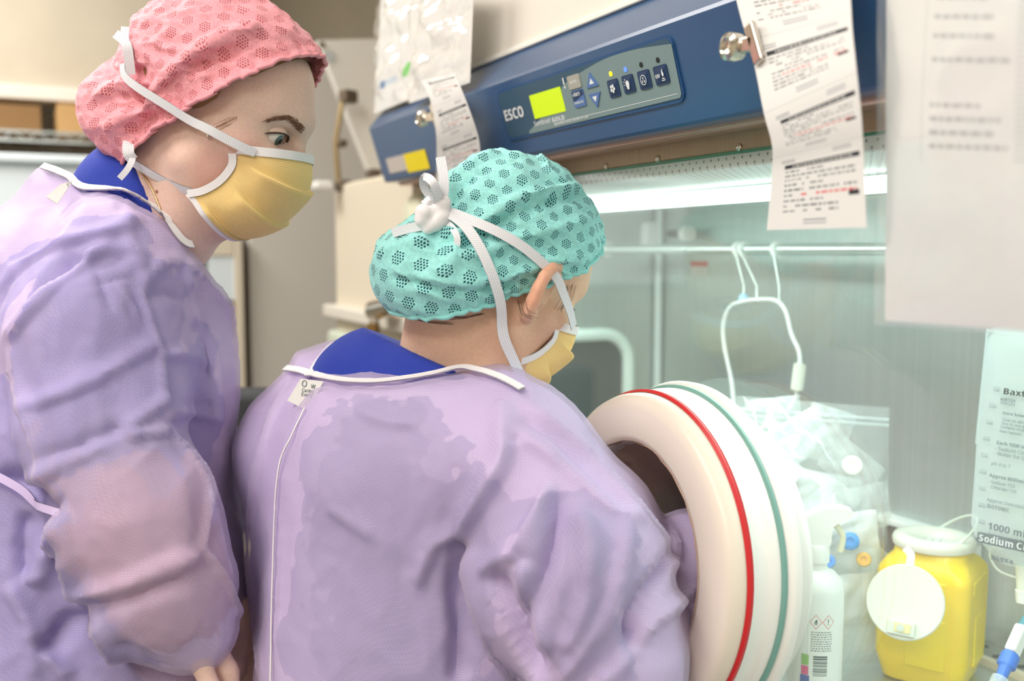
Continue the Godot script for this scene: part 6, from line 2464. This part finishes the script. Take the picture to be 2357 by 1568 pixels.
func wisps(s: Sdf, list: Array, t: Node3D, m: Material) -> void:
	var rng := RandomNumberGenerator.new()
	rng.seed = 12
	for a in list:
		var g := Geo.new()
		for k in 6:
			var b := []
			var ox := rng.randf_range(-9, 9)
			var oy := rng.randf_range(-6, 6)
			for i in a.size(): b.append(a[i] + (ox if i % 2 == 0 else oy) + rng.randf_range(-2, 2))
			g.tube(lay(s, b, 0.0005, 4)[0], 0.00013, 4)
		put(g, "hair_strands", m, t)

func person_teal() -> void:
	var D := 1.045
	var t := thing("person", "person in lilac gown and turquoise cap working with one arm in the port", "person", W(950, 1300, 1.0) * Vector3(1, 0, 1))
	var H := head_frame(1148, 622, D, 42.0, 27.0, 9.0)
	var s := Sdf.new()
	add_head(s, H)
	s.cap(H * Vector3(0, -0.02, -0.035), W(1010, 900, 1.075), 0.054, 0.050, 0.03)
	s.cap(H * Vector3(0, -0.05, 0.005), W(1115, 940, 1.035), 0.042, 0.046, 0.03)
	s.cut(W(1000, 940, 0.97), Vector3(0, -1, 0))
	var body := s.nets(0.0034)
	var arm := Sdf.new()
	arm.cap(W(960, 1000, 1.06), W(900, 1650, 1.08), 0.05, 0.09, 0.05)
	arm.cap(W(880, 1650, 1.04), W(850, 2300, 1.05), 0.12, 0.13, 0.05)
	arm.cap(W(1200, 1090, 0.96), W(1370, 1470, 0.90), 0.036, 0.036, 0.03)
	arm.cap(W(1380, 1500, 0.90), W(1600, 1270, 1.02), 0.034, 0.024, 0.02)
	arm.cap(W(720, 1060, 1.1), W(900, 1500, 1.25), 0.045, 0.04, 0.03)
	arm.cap(W(900, 1500, 1.25), W(1050, 1300, 1.42), 0.036, 0.026, 0.02)
	join(body, arm.nets(0.012))
	var hs := Sdf.new()
	for q in [[W(1600, 1270, 1.02), W(1680, 1240, 1.10)], [W(1050, 1300, 1.42), W(1120, 1280, 1.5)]]:
		var dy: Vector3 = (q[1] - q[0]).normalized()
		var dx := dy.cross(Vector3.UP).normalized()
		add_hand(hs, Transform3D(Basis(dx, dy, dx.cross(dy)), q[0]), 0.5, 1.0)
	join(body, hs.nets(0.0055))
	paint(body, lin(238, 196, 168), [[H * Vector3(-0.09, 0.02, -0.01), H * Vector3(-0.09, -0.02, -0.015), 0.006, 0.02, lin(236, 164, 138), 0.6], [H * Vector3(-0.05, -0.05, 0.05), H * Vector3(-0.05, -0.07, 0.04), 0.01, 0.03, lin(232, 170, 146), 0.45]], 0.02, 3)
	put(body, "body", M.skin, t)
	eyes(H, t, rgb(60, 44, 36), lin(238, 196, 168))
	# ---------------- cap
	var cs := Sdf.new()
	var E := func(c: Vector3, r: Vector3, k: float) -> void: cs.ell(Transform3D(H.basis, H * c), r, k)
	E.call(Vector3(0, 0.032, -0.006), Vector3(0.083, 0.090, 0.097), 0.02)
	E.call(Vector3(0, 0.045, 0.016), Vector3(0.074, 0.060, 0.080), 0.03)
	E.call(Vector3(0, -0.044, -0.080), Vector3(0.056, 0.048, 0.052), 0.025)
	E.call(Vector3(0, -0.030, -0.050), Vector3(0.066, 0.050, 0.060), 0.03)
	var axis := Vector3(0, 0.75, -0.66)
	var rim := func(ph: float) -> float:
		return deg_to_rad(98.0 + 7.0 * cos(ph * 1.0) - 4.0 * cos(2.0 * ph))
	var folds := []
	fold(cs, folds, [1012, 520, 1060, 540, 1120, 500, 1200, 455, 1280, 440, 1340, 432], 0.010, 0.0093, 1.5)
	fold(cs, folds, [1015, 545, 1080, 560, 1140, 520, 1220, 480, 1330, 455], 0.010, -0.0076, 1.5)
	fold(cs, folds, [1030, 600, 1100, 585, 1200, 545, 1300, 520, 1360, 505], 0.010, 0.0068, 1.5)
	fold(cs, folds, [960, 640, 1060, 655, 1150, 640, 1260, 600, 1360, 590], 0.012, 0.0085, 1.5)
	fold(cs, folds, [900, 640, 1000, 660, 1100, 665, 1220, 640], 0.009, -0.0068, 1.5)
	fold(cs, folds, [1020, 470, 1050, 410, 1100, 372, 1150, 352], 0.009, 0.0068, 1.5)
	fold(cs, folds, [1035, 480, 1070, 425, 1130, 385], 0.008, -0.0051, 1.5)
	fold(cs, folds, [1240, 350, 1270, 400, 1320, 430], 0.008, 0.0068, 1.5)
	fold(cs, folds, [1010, 480, 1000, 540, 1010, 600], 0.018, -0.0055, 1.5)
	fold(cs, folds, [870, 590, 930, 560, 990, 555], 0.010, 0.0068, 1.5)
	fold(cs, folds, [990, 615, 1030, 625, 1040, 590, 1060, 545], 0.008, 0.0068, 1.5)
	var cap := hood(cs, H, Vector3(0, 0.008, -0.012), axis, rim, Vector3(-0.75, 0.15, -0.6), folds, 8)
	var cn := put(cap, "bouffant_cap", M.cap_teal, t)
	cn.set_meta("label", "turquoise bouffant cap with dotted clusters")
	var hem := PackedVector3Array()
	for j in 201: hem.append(cap.v[100 * 201 + j])
	var hg := Geo.new(); hg.tube(hem, 0.0025, 7, false)
	hg.c.resize(hg.v.size()); hg.c.fill(Color(0.95, 1, 1))
	for i in hg.uv.size(): hg.uv[i] = Vector2(0.02, 0.02)
	put_local(hg, "elastic_hem", M.cap_teal, cn)
	var hr := star(cs, H, Vector3(0, 0.008, -0.012), axis, func(ph): return rim.call(ph) + 0.085, 24, 90, Vector3(-1, 0, 0), 0.0128)
	put(hr, "hair", M.hair_dark, t)
	wisps(s, [[1300, 660, 1298, 690, 1285, 715], [1320, 660, 1310, 690, 1300, 700], [1200, 690, 1210, 720, 1230, 730], [930, 720, 980, 735, 1040, 740], [1000, 725, 1060, 735, 1110, 725]], t, M.hair_dark)
	face_mask(H, t)
	# ---------------- ties, on head and cap
	var us := Sdf.new()
	add_head(us, H, false)
	us.cap(H * Vector3(0, -0.02, -0.035), W(1010, 900, 1.075), 0.054, 0.050, 0.03)
	us.cap(H * Vector3(0, -0.05, 0.005), W(1115, 940, 1.035), 0.042, 0.046, 0.03)
	us.ell(Transform3D(H.basis, H * Vector3(0, 0.032, -0.006)), Vector3(0.083, 0.090, 0.097), 0.02)
	us.ell(Transform3D(H.basis, H * Vector3(0, -0.044, -0.080)), Vector3(0.056, 0.048, 0.052), 0.025)
	us.ell(Transform3D(H.basis, H * Vector3(0, -0.030, -0.050)), Vector3(0.066, 0.050, 0.060), 0.03)
	tie(us, [1030, 500, 1070, 530, 1110, 600, 1140, 680, 1152, 750, 1170, 810, 1190, 875], t, 0.0105, 0.0085)
	tie(us, [1035, 498, 1080, 512, 1140, 535, 1200, 568, 1250, 610, 1275, 640, 1292, 690, 1306, 745], t, 0.0095, 0.0085)
	var kx := lay(us, [1005, 492, 1006, 492], 0.0, 1)
	var kd: float = (kx[0][0] - CAM).dot(-cam_b.z) - 0.006
	free_tie([[1012, 505, kd], [1018, 470, kd - 0.01], [1022, 420, kd - 0.015], [1014, 362, kd - 0.01]], t, 0.0095)
	free_tie([[1005, 490, kd], [1008, 455, kd - 0.02], [996, 420, kd - 0.03], [978, 408, kd - 0.02], [976, 430, kd - 0.008], [996, 462, kd - 0.002], [1008, 490, kd]], t, 0.0085, Vector3(0.6, 0.2, 0))
	free_tie([[1000, 505, kd - 0.004], [975, 518, kd - 0.012], [940, 526, kd - 0.012], [903, 536, kd - 0.006]], t, 0.0090)
	free_tie([[1015, 500, kd], [1045, 530, kd - 0.018], [1052, 562, kd - 0.02], [1030, 590, kd - 0.016], [975, 614, kd - 0.014]], t, 0.0062)
	free_tie([[1000, 480, kd - 0.01], [985, 466, kd - 0.016], [978, 458, kd - 0.012]], t, 0.009)
	var kn := Sdf.new()
	for q in [[985, 500, 0.012, -0.004, -0.012], [1012, 478, 0.010, 0.004, -0.010], [1022, 508, 0.012, -0.002, -0.008], [998, 520, 0.010, 0.003, -0.010]]:
		var p := W(q[0], q[1], kd + q[4])
		kn.cap(p + cam_b.x * float(q[3]) + cam_b.y * 0.004, p - cam_b.x * 0.006 - cam_b.y * 0.003, float(q[2]) * 0.75, float(q[2]) * 0.6, 0.003)
	var kg := kn.nets(0.0022)
	kg.uv.resize(kg.v.size())
	put(kg, "knot", M.binding, t)
	# ---------------- scrubs collar and undershirt
	var sc := Sdf.new()
	sc.cap(W(850, 880, 1.11), W(1010, 930, 1.045), 0.056, 0.054, 0.03)
	sc.cap(W(815, 900, 1.11), W(900, 860, 1.09), 0.046, 0.052, 0.03)
	sc.cap(W(1000, 895, 1.045), W(1085, 925, 1.02), 0.054, 0.050, 0.03)
	sc.cut(W(850, 768, 1.02), cam_b.x * 0.386 + cam_b.y * 0.92)
	var sg := sc.nets(0.005)
	put(sg, "scrubs_collar", M.scrub, t)
	# ---------------- gown
	var gs := Sdf.new()
	gs.cap(W(722, 1035, 1.13), W(930, 1060, 1.06), 0.073, 0.088, 0.05)
	gs.cap(W(880, 960, 1.055), W(1090, 970, 1.0), 0.068, 0.060, 0.04)
	gs.cap(W(930, 1060, 1.06), W(1170, 1085, 0.96), 0.088, 0.076, 0.05)
	gs.cap(W(770, 850, 1.18), W(820, 960, 1.13), 0.040, 0.05, 0.04)
	gs.cap(W(705, 960, 1.16), W(775, 850, 1.18), 0.045, 0.035, 0.04)
	gs.cap(W(712, 1060, 1.13), W(764, 1650, 1.12), 0.072, 0.082, 0.05)
	gs.cap(W(900, 1130, 1.05), W(880, 1650, 1.02), 0.12, 0.13, 0.06)
	gs.cap(W(1080, 1130, 1.0), W(1040, 1650, 1.0), 0.095, 0.10, 0.05)
	gs.cap(W(1150, 985, 0.99), W(1220, 1000, 1.0), 0.045, 0.040, 0.03)
	gs.cap(W(1210, 935, 1.06), W(1275, 985, 1.07), 0.020, 0.026, 0.02)
	# sleeve
	gs.cap(W(1200, 1085, 0.94), W(1320, 1320, 0.90), 0.070, 0.082, 0.03)
	gs.cap(W(1320, 1320, 0.90), W(1390, 1530, 0.88), 0.082, 0.072, 0.03)
	gs.cap(W(1390, 1560, 0.89), W(1500, 1430, 0.95), 0.060, 0.046, 0.02)
	gs.cap(W(1500, 1430, 0.95), W(1585, 1285, 1.00), 0.046, 0.040, 0.02)
	gs.cap(W(1585, 1285, 1.00), W(1650, 1255, 1.08), 0.044, 0.040, 0.02)
	gs.cap(W(1245, 1030, 0.98), W(1390, 1190, 0.96), 0.040, 0.044, 0.03)
	gs.cap(W(1390, 1190, 0.96), W(1510, 1275, 0.98), 0.042, 0.028, 0.03)
	gs.cut3(W(870, 900, 0.965), W(664, 864, 1.08), W(800, 796, 1.17))
	var gf := []
	fold(gs, gf, [711, 945, 680, 1010, 649, 1090, 638, 1300, 633, 1568], 0.006, 0.0034, 1.4, 0.45)
	fold(gs, gf, [669, 873, 620, 980, 586, 1120, 577, 1300, 602, 1568], 0.012, 0.0093, 1.5, 0.45)
	fold(gs, gf, [1056, 1246, 1128, 1120, 1164, 1048, 1166, 925], 0.022, 0.0155, 1.6, 0.45)
	fold(gs, gf, [1056, 1250, 1045, 1330, 1052, 1450, 1050, 1568], 0.024, -0.0217, 1.5, 0.45)
	fold(gs, gf, [1075, 1270, 1110, 1400, 1180, 1568], 0.026, 0.0155, 1.6, 0.45)
	fold(gs, gf, [960, 1350, 1000, 1260, 1050, 1240], 0.020, 0.0093, 1.6, 0.45)
	fold(gs, gf, [1165, 923, 1166, 980, 1170, 1015, 1206, 1008], 0.010, -0.0078, 1.5, 0.45)
	fold(gs, gf, [1206, 928, 1270, 975, 1339, 1033, 1400, 1095, 1458, 1166, 1549, 1257], 0.013, 0.0093, 1.5, 0.45)
	fold(gs, gf, [1200, 960, 1290, 1030, 1370, 1110, 1440, 1190], 0.016, -0.0078, 1.5, 0.45)
	fold(gs, gf, [1190, 1000, 1300, 1080, 1400, 1165, 1480, 1200], 0.020, 0.0093, 1.6, 0.45)
	fold(gs, gf, [1280, 1130, 1268, 1210, 1250, 1290, 1197, 1445], 0.022, -0.0186, 1.5, 0.45)
	fold(gs, gf, [1262, 1120, 1225, 1200, 1190, 1270], 0.020, 0.0124, 1.6, 0.45)
	fold(gs, gf, [1110, 1320, 1150, 1288, 1197, 1280], 0.014, 0.0093, 1.5, 0.45)
	fold(gs, gf, [1130, 1320, 1150, 1390, 1190, 1480, 1235, 1568], 0.026, -0.0279, 1.4, 0.45)
	fold(gs, gf, [1205, 1300, 1220, 1400, 1260, 1500], 0.020, 0.0124, 1.6, 0.45)
	fold(gs, gf, [1545, 1280, 1500, 1350, 1449, 1425, 1449, 1500], 0.018, -0.0248, 1.4, 0.45)
	fold(gs, gf, [1449, 1506, 1504, 1440, 1560, 1390, 1613, 1345], 0.014, 0.0124, 1.5, 0.45)
	fold(gs, gf, [1549, 1216, 1545, 1300, 1500, 1375, 1462, 1430], 0.012, 0.0109, 1.5, 0.45)
	fold(gs, gf, [1330, 1180, 1350, 1280, 1340, 1400, 1300, 1500], 0.022, 0.0124, 1.6, 0.45)
	fold(gs, gf, [1440, 1190, 1430, 1290, 1400, 1400, 1340, 1500, 1290, 1568], 0.018, 0.0093, 1.6, 0.45)
	fold(gs, gf, [1449, 1508, 1400, 1550, 1370, 1580], 0.018, 0.0093, 1.5, 0.45)
	fold(gs, gf, [820, 945, 880, 970, 960, 980], 0.016, 0.0047, 1.6, 0.45)
	fold(gs, gf, [755, 1170, 800, 1200, 860, 1240], 0.016, 0.0047, 1.6, 0.45)
	var gg := gs.nets(0.0040)
	apply_folds(gg, gf)
	gg.relax(2, 0.5)
	crumple(gg, 0.0016, 6)
	under(gg, 0.005, [], "gown_lining", M.lining, t)
	plies(gg, [[W(830, 1120, 0.90), W(810, 1568, 0.86), 0.070], [W(985, 1230, 0.87), W(960, 1568, 0.86), 0.050], [W(1265, 1170, 0.80), W(1200, 1440, 0.78), 0.022], [W(1335, 1180, 0.81), W(1345, 1400, 0.79), 0.025], [W(1160, 1330, 0.80), W(1200, 1500, 0.80), 0.020]], "scrubs_shirt", M.shirt_grey, t)
	var gn := put(gg, "gown", M.gown, t)
	gn.set_meta("label", "lilac nonwoven gown open at the back")
	var nb := lay(gs, [664, 857, 700, 864, 740, 878, 800, 888, 870, 890, 940, 882, 1000, 872, 1060, 858, 1100, 864, 1150, 880, 1200, 908], 0.0065, 6)
	var bg := Geo.new(); bg.ribbon(nb[0], smooth_dirs(nb[1]), 0.0080, 0.003)
	put(bg, "neck_binding", M.binding, gn)
	var nb2 := lay(gs, [800, 792, 770, 800, 745, 825, 728, 850, 720, 870], 0.005, 5)
	bg = Geo.new(); bg.ribbon(nb2[0], smooth_dirs(nb2[1]), 0.006, 0.003)
	put(bg, "neck_binding", M.binding, gn)
	var stc := lay(gs, [711, 945, 680, 1010, 651, 1090, 640, 1300, 634, 1568], 0.0060, 8)
	bg = Geo.new(); bg.ribbon(stc[0], smooth_dirs(stc[1]), 0.0018, 0.001)
	put(bg, "back_seam", M.binding, gn)
	var td: float = (lay(gs, [700, 905, 701, 905], 0.004, 1)[0][0] - CAM).dot(-cam_b.z) - 0.008
	neck_tag([[692, 872, td], [745, 878, td - 0.006], [708, 946, td - 0.006], [661, 922, td]], gn, [["O", 0.16, 0.80, 0.0062, 0.0], ["W", 0.62, 0.72, 0.0040, 0.0], ["Caring", 0.34, 0.52, 0.0034, 0.013], ["Every", 0.42, 0.34, 0.0034, 0.012]])
